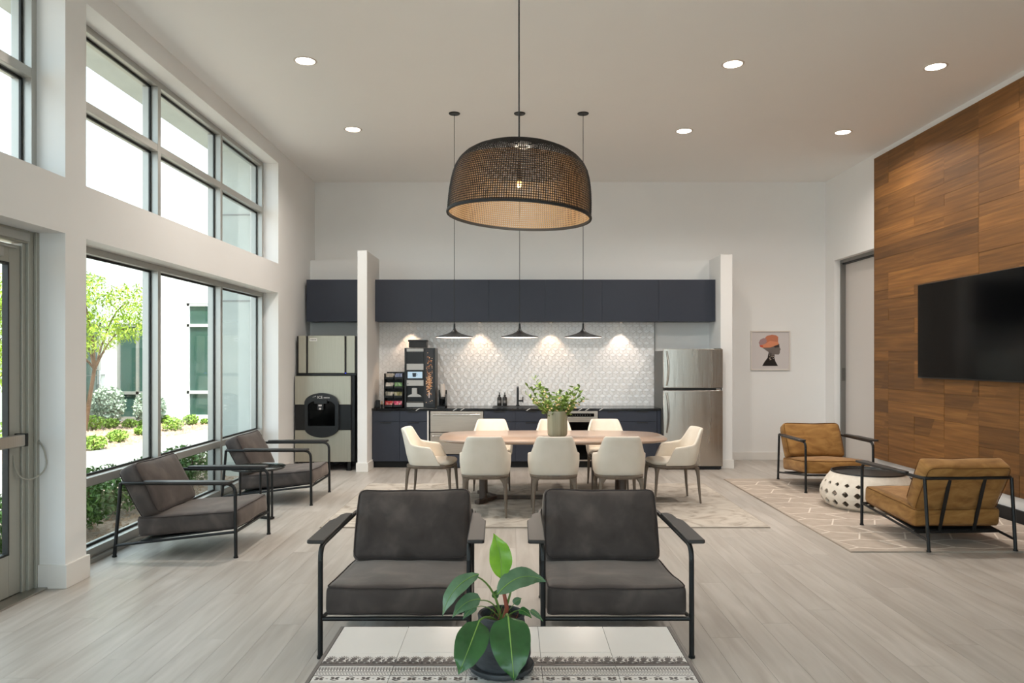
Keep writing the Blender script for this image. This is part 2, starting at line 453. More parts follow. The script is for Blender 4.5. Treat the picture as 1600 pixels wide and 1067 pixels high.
# window sill strips on the floor
struct(MB().box(XFR, XFR + .035, 5.57, 10.10, 0, .035).build('trim_1', 'frame', smooth=False, bevel=.003))
struct(MB().box(XO, XFR, 5.55, 10.10, -.01, .03).build('trim_2', 'frame', smooth=False))
# unseen glazing added behind the camera to let in frontal fill light
fr = MB()
for xx in (-2.4, -.73, .95, 2.62, 4.24): fr.box(xx, xx + .06, YF - .12, YF - .02, 0, 4.2)
for zz in (0, 2.3, 4.14): fr.box(-2.34, 4.24, YF - .12, YF - .02, zz, zz + .06)
w6 = struct(fr.build('window_fill', 'frame', smooth=False))
for xx in (-2.34, -.67, 1.01, 2.68):
    for zz in ((.06, 2.3), (2.36, 4.14)):
        MB().box(xx, xx + (1.61 if xx < 2 else 1.56), YF - .08, YF - .072, zz[0], zz[1]).build('pane', 'glass', w6, smooth=False)

# ---- glass entrance door at the left
fr = MB()
fr.box(-3.54, XFR, 5.20, 5.29, 0, 2.55); fr.box(-3.54, XFR, 3.25, 3.34, 0, 2.55); fr.box(-3.54, XFR, 3.34, 5.20, 2.46, 2.55)
fr.box(-3.52, XFR - .02, 5.165, 5.20, 0, 2.46); fr.box(-3.52, XFR - .02, 4.20, 4.235, 0, 2.46)
fr.box(XFR, XFR + .02, 5.255, 5.29, 0, 2.55)
d1 = struct(fr.build('door_1', 'doorframe', smooth=False, bevel=.003))
leaf = MB()
leaf.box(-3.50, -3.455, 5.045, 5.162, .015, 2.44); leaf.box(-3.50, -3.455, 4.238, 4.35, .015, 2.44)
leaf.box(-3.50, -3.455, 4.35, 5.045, 2.31, 2.44); leaf.box(-3.50, -3.455, 4.35, 5.045, .015, .30)
lf = leaf.build('door_leaf', 'doorframe', d1, smooth=False, bevel=.003)
g = MB().box(-3.482, -3.474, 4.35, 5.045, .30, 2.31).build('glass_pane', 'glass', lf, smooth=False)
q = MB()
q.box(-3.49, -3.450, 5.030, 5.045, .30, 2.31); q.box(-3.49, -3.450, 4.35, 5.03, .30, .315); q.box(-3.49, -3.450, 4.35, 5.03, 2.295, 2.31)
q.build('gasket', 'gasket', lf, smooth=False)
lf2 = MB(); lf2.box(-3.50, -3.455, 3.345, 3.45, .015, 2.44); lf2.box(-3.50, -3.455, 4.09, 4.195, .015, 2.44)
lf2.box(-3.50, -3.455, 3.45, 4.09, 2.31, 2.44); lf2.box(-3.50, -3.455, 3.45, 4.09, .015, .30)
lf2 = lf2.build('door_leaf', 'doorframe', d1, smooth=False, bevel=.003)
MB().box(-3.482, -3.474, 3.45, 4.09, .30, 2.31).build('glass_pane', 'glass', lf2, smooth=False)
pb = MB(); pb.box(-3.425, -3.375, 4.28, 5.10, 1.045, 1.125); pb.box(-3.455, -3.40, 5.0, 5.12, 1.05, 1.12)
pb = pb.build('push_bar', 'steel', d1, smooth=False, bevel=.006)
MB().box(-3.455, -3.37, 5.10, 5.125, 1.04, 1.13).build('end_cap', 'gasket', pb, smooth=False, bevel=.004)
cl = MB(); cl.box(-3.455, -3.40, 4.45, 4.92, 2.335, 2.40); cl.box(-3.44, -3.43, 4.9, 5.1, 2.41, 2.425)
cl.box(-3.455, -3.40, 4.25, 5.19, 2.47, 2.53)
cl.build('door_closer', 'frame', d1, smooth=False, bevel=.005)
loop = arc((-3.455, 5.09, .98), (-3.44, 5.09, .78), (-3.39, 5.20, .80), 8) + arc((-3.39, 5.20, .80), (-3.33, 5.29, .83), (-3.345, 5.27, .95), 8)[1:] + arc((-3.345, 5.27, .95), (-3.355, 5.265, 1.03), (-3.41, 5.284, 1.06), 6)[1:]
cb = MB().tube(loop, .006, 6).build('cable_loop', 'doorframe', d1)
MB().box(-3.60, -3.33, 3.25, 5.29, 0, .012).build('threshold', 'steel', d1, smooth=False, bevel=.003)

# ---- tall door in the right wall
door2 = struct(MB().box(5.25, 5.30, 10.27, 11.625, .01, 3.13).build('door_2', 'inner_wall', smooth=False))
jm = MB(); jm.box(5.18, 5.25, 11.60, 11.64, 0, 3.2); jm.box(5.18, 5.25, 10.25, 11.60, 3.15, 3.2)
jm.build('door_frame', 'jamb', door2, smooth=False)
lk = MB(); lk.box(5.19, 5.24, 11.592, 11.60, 1.30, 1.50); lk.box(5.205, 5.225, 11.578, 11.592, 1.36, 1.44)
lk.build('latch', 'applegrey', door2, smooth=False)
MB().box(5.20, 5.25, 10.27, 11.6, 3.13, 3.15).build('seal', 'gasket', door2, smooth=False)

# ---- oak cladding: one board after another
clad = MB().box(XR - .022, XR, 3.0, 10.28, .26, 4.44).build('trim_3', 'woodback', smooth=False)
struct(clad)
rng = random.Random(11)
ends = [10.28, 9.90, 9.26, 8.62, 7.98, 7.34, 6.70, 6.06, 5.42, 4.78, 4.14, 3.50, 3.0]
hs = []; z = .26
while z < 4.43:
    h = rng.choice([.13, .16, .19, .22]); h = min(h, 4.44 - z)
    if 4.44 - z - h < .08: h = 4.44 - z
    hs.append((z, z + h)); z += h
gap = .0012
def board(poly, dx):
    """poly in (y, z); thickness dx proud of the backing"""
    a = [Vector((XR - .022, y, z)) for y, z in poly]; b = [Vector((XR - .022 - dx, y, z)) for y, z in poly]
    o = MB().loft([a, b]).build('plank', 'wood', clad, smooth=False)
    return o
def inset(y0, y1, z0, z1): return (y0 + gap, y1 - gap, z0 + gap * .6, z1 - gap * .6)
for (z0, z1) in hs:
    i = 0
    while i < len(ends) - 1:
        low = z0 < 1.55 or z1 > 4.3 and False
        if ends[i] > 7.99:
            n = rng.choice([1, 2, 3, 4]) if z0 > 1.5 else rng.choice([1, 1, 2])
            while i + n > 4 and n > 1: n -= 1
        else: n = rng.choice([1, 1, 2, 3]) if z0 > 1.5 else 1
        n = min(n, len(ends) - 1 - i)
        ya, yb = ends[i + n], ends[i]
        a, b, c, d = inset(ya, yb, z0, z1)
        dx = rng.uniform(.010, .014)
        if low and rng.random() < .42 and yb - ya < 1.4:
            k1 = rng.uniform(.2, .8); k2 = k1 + rng.choice([-1, 1]) * rng.uniform(.12, .28); k2 = min(.95, max(.05, k2))
            m1, m2 = a + (b - a) * k1, a + (b - a) * k2
            board([(a, c), (m1, c), (m2, d), (a, d)], dx); board([(m1 + gap, c), (b, c), (b, d), (m2 + gap, d)], dx - .002)
        else:
            board([(a, c), (b, c), (b, d), (a, d)], dx)
        i += n
MB().box(XR - .036, XR, 10.281, 10.287, .26, 4.44).build('edge_strip', 'wood', clad, smooth=False)

# ---- backsplash: relief tiles
bs_x0, bs_x1, bs_z0, bs_z1 = NX1, 2.247, .90, 2.25
backs = struct(MB().box(bs_x0, bs_x1, NY - .010, NY, bs_z0, bs_z1).build('trim_4', 'grout', smooth=False))
Rr = .062; mb = MB(); rng = random.Random(3)
dxh = Rr * math.sqrt(3); j = 0; zc = bs_z0
def clampx(p): return Vector((min(max(p[0], bs_x0 + .001), bs_x1 - .001), p[1], min(max(p[2], bs_z0 + .001), bs_z1 - .001)))
while zc < bs_z1 + Rr:
    xc = bs_x0 + (dxh / 2 if j % 2 else 0)
    while xc < bs_x1 + dxh / 2:
        cor = [(xc + Rr * math.cos(PI/2 + k * PI/3), zc + Rr * math.sin(PI/2 + k * PI/3)) for k in range(6)]
        for q in range(3):
            ids = (2*q, (2*q + 1) % 6, (2*q + 2) % 6)
            pts = [(xc, zc)] + [cor[i] for i in ids]
            cx = sum(p[0] for p in pts) / 4; cz = sum(p[1] for p in pts) / 4
            tilt = ((.0, .0032), (.0028, -.0016), (-.0028, -.0016))[q]; hh = .005 + rng.uniform(-.0006, .0008)
            base_ = []; top_ = []
            for px, pz in pts:
                sx, sz = cx + (px - cx) * .965, cz + (pz - cz) * .965
                tx, tz = cx + (px - cx) * .86, cz + (pz - cz) * .86
                h = hh + (tilt[0] * (px - cx) + tilt[1] * (pz - cz)) / Rr
                base_.append(clampx((sx, NY - .0102, sz))); top_.append(clampx((tx, NY - .010 - h, tz)))
            if max(p[0] for p in top_) - min(p[0] for p in top_) > .01 and max(p[2] for p in top_) - min(p[2] for p in top_) > .01:
                o = len(mb.v)
                mb.v += [tuple(p) for p in base_ + top_]
                mb.f += [(o+4, o+5, o+6, o+7)] + [(o+i, o+(i+1) % 4, o+4+(i+1) % 4, o+4+i) for i in range(4)]
        xc += dxh
    zc += 1.5 * Rr; j += 1
tl = mb.build('tile', 'tile', backs, smooth=False); tag(tl, kind='stuff')
struct(MB().box(bs_x1, bs_x1 + .010, NY - .022, NY, .90, 2.25).build('trim_5', 'jamb', smooth=False))

# ---- ceiling lights
def downlight(x, y, label, seen=True):
    t = thing('recessed_downlight', label, 'ceiling light', (x, y, ZC), group='recessed ceiling downlights')
    MB().lathe([(.087, -.001), (.092, -.006), (.108, -.004), (.112, 0), (.087, 0)], 32).build('trim_ring', 'ring', t)
    MB().lathe([(.0005, -.004), (.087, -.003)], 32).build('light_disc', 'lamp_disc', t)
    ld = bpy.data.lights.new('downlight', 'AREA'); ld.shape = 'DISK'; ld.size = .18; ld.energy = DOWNLIGHT_W; ld.color = DOWNLIGHT_COL
    ld.spread = R(150)
    lo = bpy.data.objects.new('downlight_lamp', ld); C.objects.link(lo); lo.parent = t; lo.location = (0, 0, -.012)
    return t
DL = {(-2.0, 7.10): 'round recessed downlight nearest the tall windows, front row',
      (2.147, 7.175): 'round recessed downlight right of the woven lamp, front row',
      (4.16, 7.24): 'round recessed downlight beside the top of the oak wall, front row',
      (-2.0, 9.22): 'round recessed downlight nearest the tall windows, back row',
      (2.163, 9.284): 'round recessed downlight above the refrigerator side, back row',
      (4.19, 9.336): 'round recessed downlight by the far end of the oak wall, back row'}
for (x, y), lb in DL.items(): downlight(x, y, lb)
# ================================================================== outside
GZ = -.05
ground = struct(MB().box(-40, XO - .001, -25, 60, GZ - .3, GZ).build('ground', 'gravel', smooth=False))
struct(MB().box(XO, 40, -25, YF - .2, GZ - .3, GZ).build('ground_behind', 'path', smooth=False))
# curved path of slabs
pth = MB(); L_ = [(-5.35, 2), (-5.35, 8), (-5.15, 13), (-4.6, 18), (-3.8, 24)]; Rr_ = [(-9.6, 2), (-8.9, 10), (-7.75, 13), (-7.1, 17), (-6.3, 24)]
path = struct(MB().prism([L_[0]] + L_[1:] + Rr_[::-1], GZ - .02, GZ + .012).build('path', 'path', smooth=False))
# loose stones on the near and far beds
rng = random.Random(5); mb = MB()
for k in range(2600):
    if k % 2: X = rng.uniform(-5.25, -3.7); Y = rng.uniform(5, 10.6)
    else: X = rng.uniform(-10.6, -7.4); Y = rng.uniform(13.6, 19.5)
    s = rng.uniform(.015, .04) * (1 if k % 2 else 1.8)
    o = len(mb.v)
    mb.v += [(X + s*rng.uniform(.6, 1), Y, GZ), (X, Y + s*rng.uniform(.6, 1), GZ), (X - s, Y, GZ), (X, Y - s, GZ), (X + rng.uniform(-.3, .3)*s, Y, GZ + s*.8)]
    mb.f += [(o, o+1, o+4), (o+1, o+2, o+4), (o+2, o+3, o+4), (o+3, o, o+4)]
tag(mb.build('gravel_stones', 'stone', ground, smooth=False), kind='stuff')

# projecting pier and roof overhang of this building
pier = struct(MB().box(-4.38, XO - .0, 10.65, 11.3, GZ, 4.65).build('wall_pier', 'stucco_shade', smooth=False))
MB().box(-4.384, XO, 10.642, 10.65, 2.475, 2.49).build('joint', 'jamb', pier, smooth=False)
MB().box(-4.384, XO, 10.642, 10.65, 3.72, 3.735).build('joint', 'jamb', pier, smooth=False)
struct(MB().box(-4.38, XO - .05, -4.2, 11.3, 4.65, 5.0).build('roof_overhang', 'stucco_shade', smooth=False))
struct(MB().box(XO - .05, XR + .6, -4.2, 12.4, 4.69, 5.0).build('roof', 'stucco', smooth=False))

# neighbouring white building
BY, BXL, BH = 19.8, -10.95, 5.8
bd = thing('office_building', 'white stucco building with glass doors across the path outside', 'building', (0, 0, 0))
mb = MB()
mb.box(-9.5, -8.78, BY, BY + .3, GZ, BH); mb.box(-8.78, -7.0, BY, BY + .3, 3.14, BH); mb.box(-10.95, -10.66, BY, BY + .3, GZ, BH)
mb.box(-10.66, -9.5, BY, BY + .3, 2.58, BH); mb.box(-7.0, 2, BY, BY + .3, GZ, BH); mb.box(-8.78, -7.0, BY, BY + .3, GZ, .05)
mb.box(-10.95, 2, BY + .3, BY + 6, BH - .3, BH)
mb.build('front_wall', 'stucco', bd, smooth=False)
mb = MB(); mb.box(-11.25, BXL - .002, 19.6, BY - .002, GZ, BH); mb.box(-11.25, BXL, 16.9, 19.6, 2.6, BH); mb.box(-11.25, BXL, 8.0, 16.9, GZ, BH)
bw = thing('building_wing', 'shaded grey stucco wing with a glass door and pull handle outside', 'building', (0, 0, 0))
sw = mb.build('side_wall', 'stucco_shade', bw, smooth=False)
for z in (1.2, 2.5, 3.8, 5.0): MB().box(BXL, BXL + .008, 8.0, 19.78, z, z + .02).build('joint', 'jamb', sw, smooth=False)
fw = bd.children[0]
for z in (2.95, 3.95): MB().box(-9.5 if z < 3 else -10.95, -8.78 if z < 3 else 0, BY - .006, BY, z, z + .015).build('joint', 'stucco_shade', fw, smooth=False)
MB().box(-9.02, -9.005, BY - .006, BY, 2.96, BH).build('joint', 'stucco_shade', fw, smooth=False)
# window with three panes
wf = MB(); 
for z in (.05, .70, 2.50, 3.06): wf.box(-8.78, -7.0, BY + .02, BY + .12, z, z + .08)
for x in (-8.78, -7.9, -7.08): wf.box(x, x + .07, BY + .02, BY + .12, .05, 3.14)
w_ = wf.build('window_frame', 'trim', bd, smooth=False)
for z0, z1 in ((.13, .70), (.78, 2.50), (2.58, 3.06)):
    for x0, x1 in ((-8.71, -7.9), (-7.83, -7.08)):
        MB().box(x0, x1, BY + .07, BY + .08, z0, z1).build('pane', 'oglass', w_, smooth=False)
# entrance
ef = MB()
for z in (.0, .68, 2.5): ef.box(-10.66, -9.5, BY + .02, BY + .12, z, z + .08)
for x in (-10.66, -10.15, -9.58): ef.box(x, x + .08, BY + .02, BY + .12, 0, 2.58)
e_ = ef.build('entrance_frame', 'frame', bd, smooth=False)
for x0, x1 in ((-10.58, -10.15), (-10.07, -9.58)):
    for z0, z1 in ((.08, .68), (.76, 2.5)): MB().box(x0, x1, BY + .07, BY + .08, z0, z1).build('pane', 'oglass', e_, smooth=False)
sf = MB(); 
for z in (0, 2.5): sf.box(BXL - .1, BXL - .02, 16.9, 19.6, z, z + .1)
for y in (16.9, 18.2, 19.52): sf.box(BXL - .1, BXL - .02, y, y + .09, 0, 2.6)
s_ = sf.build('side_door_frame', 'frame', bw, smooth=False)
for y in (16.99, 18.29): MB().box(BXL - .07, BXL - .06, y, y + 1.22, .1, 2.5).build('pane', 'oglass', s_, smooth=False)
MB().tube([(BXL + .0, 19.35, .95), (BXL + .09, 19.35, .97), (BXL + .09, 19.35, 1.33), (BXL, 19.35, 1.35)], .015, 6).build('pull_handle', 'chrome', s_)

# plants outside
def leaf_cloud(c, rad, n, size, seed, flat=.0, shell=.4, thin=.45):
    rng = random.Random(seed); mb = MB()
    for k in range(n):
        while True:
            p = Vector((rng.uniform(-1, 1), rng.uniform(-1, 1), rng.uniform(-1, 1)))
            if shell < p.length < 1: break
        p = Vector((c[0] + p.x*rad[0], c[1] + p.y*rad[1], c[2] + p.z*rad[2]))
        s = size * rng.uniform(.6, 1.3)
        m = Euler((rng.uniform(-1.2, 1.2), rng.uniform(-1.2, 1.2), rng.uniform(0, 6.3))).to_matrix()
        q = [p + m @ Vector(v) * s for v in ((-1, 0, 0), (0, -thin, .1), (1, 0, 0), (0, thin, .1))]
        mb.add(q, [(0, 1, 2), (0, 2, 3)])
    return mb
def tree(x, y, label, crowns, lean, seed, h0):
    t = thing('tree', label, 'tree', (x, y, GZ))
    tr = MB().tube([(0, 0, -.05), (lean*.4, 0, h0*.4), (lean, 0, h0)], [.06, .05, .04], 8)
    trk = tr.build('trunk', 'bark', t)
    br = MB()
    for c, r in crowns: br.tube(arc((lean, 0, h0 - .05), ((lean + c[0])/2, c[1]*.4, c[2]), c, 5), [.03, .026, .022, .018, .013, .008], 6)
    br.build('branches', 'bark', t)
    fo = MB()
    for i, (c, r) in enumerate(crowns):
        m = leaf_cloud(c, r, int(1500 * r[0] * r[2] / .5) + 120, .055, seed + i, shell=.15, thin=.3); fo.add(m.v, m.f)
    tag(fo.build('foliage', 'tree_leaf', t, smooth=False), kind='stuff')
tree(-9.9, 17.0, 'young lime green tree with slim leaning trunk by the white building',
     [((-.1, 0, 3.2), (.75, .7, .55)), ((-.42, .2, 2.6), (.5, .6, .7)), ((1.0, .1, 3.0), (.55, .5, .45)), ((.3, -.2, 2.3), (.8, .6, .5)), ((-.35, -.2, 1.9), (.55, .5, .4)), ((1.05, 0, 2.4), (.45, .5, .35))], .25, 30, 1.5)
tree(-10.2, 14.2, 'lime green tree seen through the glass entrance door',
     [((.4, 0, 2.9), (.6, .6, .5)), ((.2, .2, 2.1), (.8, .6, .6)), ((.7, -.1, 1.5), (.6, .5, .45))], .2, 60, 1.3)
def shrub(x, y, rad, n, size, m, label, group, seed, name='shrub', cat='shrub'):
    t = thing(name, label, cat, (x, y, GZ), group=group)
    st = MB(); rng = random.Random(seed)
    for k in range(6):
        a = rng.uniform(0, 6.3); st.tube([(0, 0, -.02), (rad[0]*.3*math.cos(a), rad[1]*.3*math.sin(a), rad[2]*.7), (rad[0]*.6*math.cos(a), rad[1]*.6*math.sin(a), rad[2]*1.5)], .008, 4)
    st.build('stems', 'bark', t)
    f = leaf_cloud((0, 0, rad[2]*1.02), rad, n, size, seed, shell=.3, thin=.5)
    tag(f.build('foliage', m, t, smooth=False), kind='stuff')
for i, (x, y, r) in enumerate([(-4.35, 6.2, .44), (-4.3, 7.1, .44), (-4.4, 8.0, .44), (-4.3, 8.9, .43), (-4.35, 9.8, .44)]):
    shrub(x, y, (r, r, .27 if i else .29), 2300, .028, 'hedge_leaf', 'low green shrub in the bed against the window, %s' % ['nearest the entrance', 'second from the entrance', 'behind the near grey armchair', 'between the two grey armchairs', 'farthest, beside the grey pier'][i], 'low green shrubs under the windows', 100 + i)
shrub(-10.38, 18.9, (.42, .42, .50), 1700, .05, 'sage_leaf', 'silvery grey bush beside the tree trunk', None, 121)
shrub(-9.45, 19.15, (.42, .36, .42), 1500, .045, 'sage_leaf', 'silvery grey bush in front of the glass entrance', None, 122)
for i, (px, py, s) in enumerate([(146, 672, .28), (174, 669, .2), (203, 669, .18), (224, 667, .14), (184, 691, .2), (148, 703, .22), (222, 680, .17), (270, 673, .25), (298, 664, .21), (321, 663, .12), (257, 660, .16), (10, 700, .4)]):
    Y = FPX * (EYE - GZ) / (py - 560); X = (px - 801) / FPX * Y
    shrub(X, Y, (s, s, s*.62), 500, .035, 'tuft_leaf', 'small green tuft %s' % ['right of the leaning tree trunk', 'under the silvery bush', 'in front of the far entrance', 'at the right of the far entrance', 'alone in the gravel by the path, seen in the first pane', 'nearest the path in the first pane', 'behind the first window mullion',
      'by the path in the second pane', 'in the middle of the second pane', 'beside the grey pier', 'at the foot of the white wall', 'seen through the glass door'][i], 'small green tufts in the gravel', 140 + i, 'plant_tuft', 'plant')
# ================================================================== furniture builders
from mathutils import noise as mnoise
def cushion(w, d, h, r, puff, mtx, fab, pipe, parent, name, n=13, seed=0, crown=0.0):
    bm = bmesh.new(); bmesh.ops.create_cube(bm, size=2)
    bmesh.ops.subdivide_edges(bm, edges=bm.edges[:], cuts=n, use_grid_fill=True)
    a = (w/2, d/2, h/2)
    for v in bm.verts:
        u = [c * (1.5 - .5*c*c) for c in v.co]
        p = Vector([u[i]*a[i] for i in range(3)])
        q = Vector([max(-(a[i]-r), min(a[i]-r, p[i])) for i in range(3)])
        dv = p - q
        if dv.length > 1e-6: p = q + dv.normalized() * r
        fx, fy, fz = 1 - u[0]**2, 1 - u[1]**2, 1 - u[2]**2
        p.z += (1 if u[2] > 0 else -.4) * puff * (max(0, fx) ** .7) * (max(0, fy) ** .7) * abs(u[2])
        p.x += math.copysign(.012, u[0]) * fy * fz * (abs(u[0]) ** 3); p.y += math.copysign(.014, u[1]) * fx * fz * (abs(u[1]) ** 3)
        p.y += crown * fx * (u[1] > .2) * u[1] * -1
        nz = mnoise.noise(Vector((p.x*5 + seed*3.1, p.y*5, p.z*5)))
        p += Vector((nz*.004, nz*.004, nz*.009))
        v.co = mtx @ p
    me = bpy.data.meshes.new(name); bm.to_mesh(me); bm.free(); me.shade_smooth(); me.materials.append(M[fab])
    o = bpy.data.objects.new(name, me); C.objects.link(o); o.parent = parent
    mb = MB()
    for s in (1, -1):
        path = []
        rr = rrect(w - .5*r, d - .5*r, r*1.2, 3)
        dense = []
        for i in range(len(rr)):
            p0, p1 = rr[i], rr[(i+1) % len(rr)]
            k = max(1, int(math.hypot(p1[0]-p0[0], p1[1]-p0[1]) / .06))
            dense += [(p0[0] + (p1[0]-p0[0])*t/k, p0[1] + (p1[1]-p0[1])*t/k) for t in range(k)]
        for (x, y) in dense:
            ux, uy = 2*x/w, 2*y/d; fx, fy = max(0, 1-ux*ux), max(0, 1-uy*uy)
            z = s * (h/2 - .22*r)
            yy = y + (math.copysign(.006, y)*fx) - (crown*fx*uy if uy > .2 else 0)
            nz = mnoise.noise(Vector((x*5 + seed*3.1, yy*5, z*5)))
            path.append(mtx @ (Vector((x + math.copysign(.005, x)*fy, yy, z)) + Vector((nz*.004, nz*.004, nz*.009))))
        mb.tube(path, .0042, 5, closed=True)
    mb.build('piping', pipe, o)
    return o

def armchair(label, fab, pipe, loc, rz, group, seed):
    t = thing('armchair', label, 'armchair', (loc[0], loc[1], .0162 if fab == 'mustard' else 0), rz, group)
    r = .0145
    A = .61
    fr = MB()
    for s in (-1, 1):
        lower = (s*.410, -.510, .012)
        pts = [Vector(lower), Vector((s*.410, -.505, A - .075))]
        pts += arc((s*.410, -.504, A - .07), (s*.410, -.503, A), (s*.409, -.43, A + .004), 6)[1:]
        pts += [Vector((s*.404, .02, A + .004)), Vector((s*.397, .34, A + .004))]
        pts += arc((s*.395, .405, A + .004), (s*.393, .458, A + .004), (s*.335, .460, A + .004), 5)
        pts += [Vector((0, .460, A + .004))]
        if s < 0: left = pts
        else: right = pts
    fr.tube(left[1:] + right[1:-1][::-1], r, 10, caps=False)
    fr.build('arm_rail', 'metal', t)
    for s in (-1, 1):
        l = MB().cyl((s*.410, -.510, .010), (s*.410, -.505, A - .075), r, n=10).cyl((s*.410, -.510, 0), (s*.410, -.510, .012), .019, n=10)
        l.build('leg', 'metal', t)
        l = MB().cyl((s*.380, .510, .010), (s*.384, .457, A + .004), r, n=10).cyl((s*.380, .510, 0), (s*.380, .510, .012), .019, n=10)
        l.build('leg', 'metal', t)
        MB().cyl((s*.410, -.507, .215), (s*.380, .500, .095), .0115, n=8).build('side_rail', 'metal', t)
        pad = [(0, -.485), (.088, -.485), (.096, -.475), (.096, .02), (.072, .085), (.066, .20), (.040, .245), (0, .245)]
        poly = [(s * (x - .012), y) for x, y in pad]
        if s < 0: poly = poly[::-1]
        m = Matrix.Translation((s*.404, .0, 0)) @ Matrix.Rotation(s * R(.6), 4, 'Z')
        MB().prism(poly, A + .010, A + .032, m).build('armrest', 'armpad', t, bevel=.006)
    MB().cyl((-.41, -.505, .213), (.41, -.505, .213), .0125, n=8).build('front_rail', 'metal', t)
    MB().cyl((-.383, .30, .119), (.383, .30, .119), .0125, n=8).build('rear_rail', 'metal', t)
    for s in (-1, 1):
        m = Matrix.Translation((s*.155, .375, .365)) @ rotx(-math.atan2(.15, .49))
        MB().box(-.016, .016, -.006, .006, -.258, .252, m).build('back_slat', 'metal', t, smooth=False, bevel=.003)
    MB().obox((0, -.1, .185), (.74, .80, .012), (-R(7.6), 0, 0)).build('seat_platform', 'toe', t, smooth=False)
    tilt = math.atan2(.062, .82)
    m = Matrix.Translation((0, -.092, .278)) @ rotx(-tilt)
    cushion(.775, .83, .155, .030, .024, m, fab, pipe, t, 'seat_cushion', seed=seed)
    m = Matrix.Translation((0, .318, .538)) @ rotx(R(90 - 27))
    m = m @ Matrix.Rotation(0, 4, 'Z')
    cushion(.742, .470, .165, .038, .034, m, fab, pipe, t, 'back_cushion', seed=seed + 5, crown=.012)
    return t

armchair('dark grey velvet armchair with black metal frame, left of the pair behind the tiled table', 'grey_fab', 'piping', (-.655, 4.57), R(.5), 'grey velvet armchairs', 1)
armchair('dark grey velvet armchair with black metal frame, right of the pair behind the tiled table', 'grey_fab', 'piping', (.578, 4.57), R(0), 'grey velvet armchairs', 2)
armchair('grey velvet armchair standing against the tall window nearest the entrance door', 'grey_fab', 'piping', (-2.80, 6.50), R(90), 'grey velvet armchairs', 3)
armchair('grey velvet armchair by the far window pane near the ice machine', 'grey_fab', 'piping', (-2.77, 8.67), R(90), 'grey velvet armchairs', 4)
armchair('mustard velvet armchair facing the room by the tall right-hand door', 'mustard', 'mpiping', (3.975, 9.46), R(0), 'mustard velvet armchairs', 5)
armchair('mustard velvet armchair turned away with its slatted back to the viewer', 'mustard', 'mpiping', (3.865, 6.74), R(183.0), 'mustard velvet armchairs', 6)

# ---- dining chairs
def dining_chair():
    t = thing('dining_chair', 'x', 'chair')
    nU, nV = 44, 12
    def prof(u):       # top height around the shell
        a = abs(u)
        def sm(x): x = max(0, min(1, x)); return x*x*(3 - 2*x)
        z = .832 - .012 * (a / .36) ** 4 if a < .36 else .82
        z = .828 + (.655 - .828) * sm((a - .33) / .20)
        z += (-.03) * sm((a - .50) / .30)
        z += (.445 - .625) * sm((a - .80) / .20) ** 1.0
        return z
    def plan(u):
        th = u * R(128); e = .62
        sx, cy = math.sin(th), math.cos(th)
        x = .272 * math.copysign(abs(sx) ** e, sx)
        y = .262 * math.copysign(abs(cy) ** e, cy)
        if cy < 0: x = math.copysign(.272, sx) * (1 - .02 * abs(cy)); y = -.262 * abs(cy) ** 1.0 * .95
        return x, y
    def pt(u, v, off):
        x, y = plan(u); zt = prof(u); z0 = .432
        z = z0 + (zt - z0) * v
        h = (z - z0) / .40
        k = 1 - .17 * max(0, h - .35) ** 1.1 * 1.5 if abs(u) < .55 else 1 - .02 * h
        k2 = .93 + .07 * min(1, h * 3.2) ** .6
        x *= k * k2
        y = y * k2 + (.085 * h ** 1.3 if y > 0 else .05*h)
        L = math.hypot(*plan(u)); nx, ny = plan(u)[0] / L, plan(u)[1] / L
        return Vector((x - nx*off, y - ny*off, z))
    th_ = .030
    rings = []
    us = [-1 + 2*i/nU for i in range(nU + 1)]
    for u in us:
        ring = [pt(u, v / nV, 0) for v in range(nV + 1)]
        topo, topi = pt(u, 1, 0), pt(u, 1, th_)
        mid = (topo + topi) / 2
        ring += [mid + (topo - mid) * .6 + Vector((0, 0, .010)), mid + Vector((0, 0, .014)), mid + (topi - mid) * .6 + Vector((0, 0, .010))]
        ring += [pt(u, v / nV, th_) for v in range(nV, -1, -1)]
        rings.append(ring)
    sh = MB().loft(rings); sh.build('shell', 'cream', t, angle=60)
    # seat pad
    def srect(w, d, e=.55, n=36):
        return [(w/2 * math.copysign(abs(math.cos(a)) ** e, math.cos(a)), d/2 * math.copysign(abs(math.sin(a)) ** e, math.sin(a))) for a in [2*PI*i/n for i in range(n)]]
    rg = []
    for k, z in ((.90, .428), (.97, .440), (1.0, .455), (.985, .472), (.93, .483), (.6, .492), (.15, .494)):
        rg.append([Vector((x*k, y*k - .030, z)) for x, y in srect(.475, .50)])
    MB().loft(rg).build('seat', 'cream', t, angle=60)
    rg = []
    for k, z in ((.92, .392), (.985, .398), (1.0, .415), (1.0, .428), (.96, .434)):
        rg.append([Vector((x*k, y*k - .0, z)) for x, y in srect(.50, .545)])
    MB().loft(rg).build('seat_frame', 'chairwood', t, angle=60)
    for sx in (-1, 1):
        for sy in (-1, 1):
            secs = [(.404, .205, .232, .088, .060), (.385, .206, .236, .066, .048), (.355, .209, .238, .046, .040), (.31, .211, .241, .036, .034), (.15, .213, .250, .028, .027), (.0, .215, .262, .020, .020)]
            rings = []
            for z, x, y, wx, wy in secs:
                cx = x - (wx - .036) * .35; cy = y - (wy - .034) * .3
                rings.append([Vector((sx*cx + dx, sy*cy + dy, z)) for dx, dy in rrect(wx, wy, min(wx, wy)*.32, 2)])
            MB().loft(rings).build('leg', 'chairwood', t, angle=50)
    return t
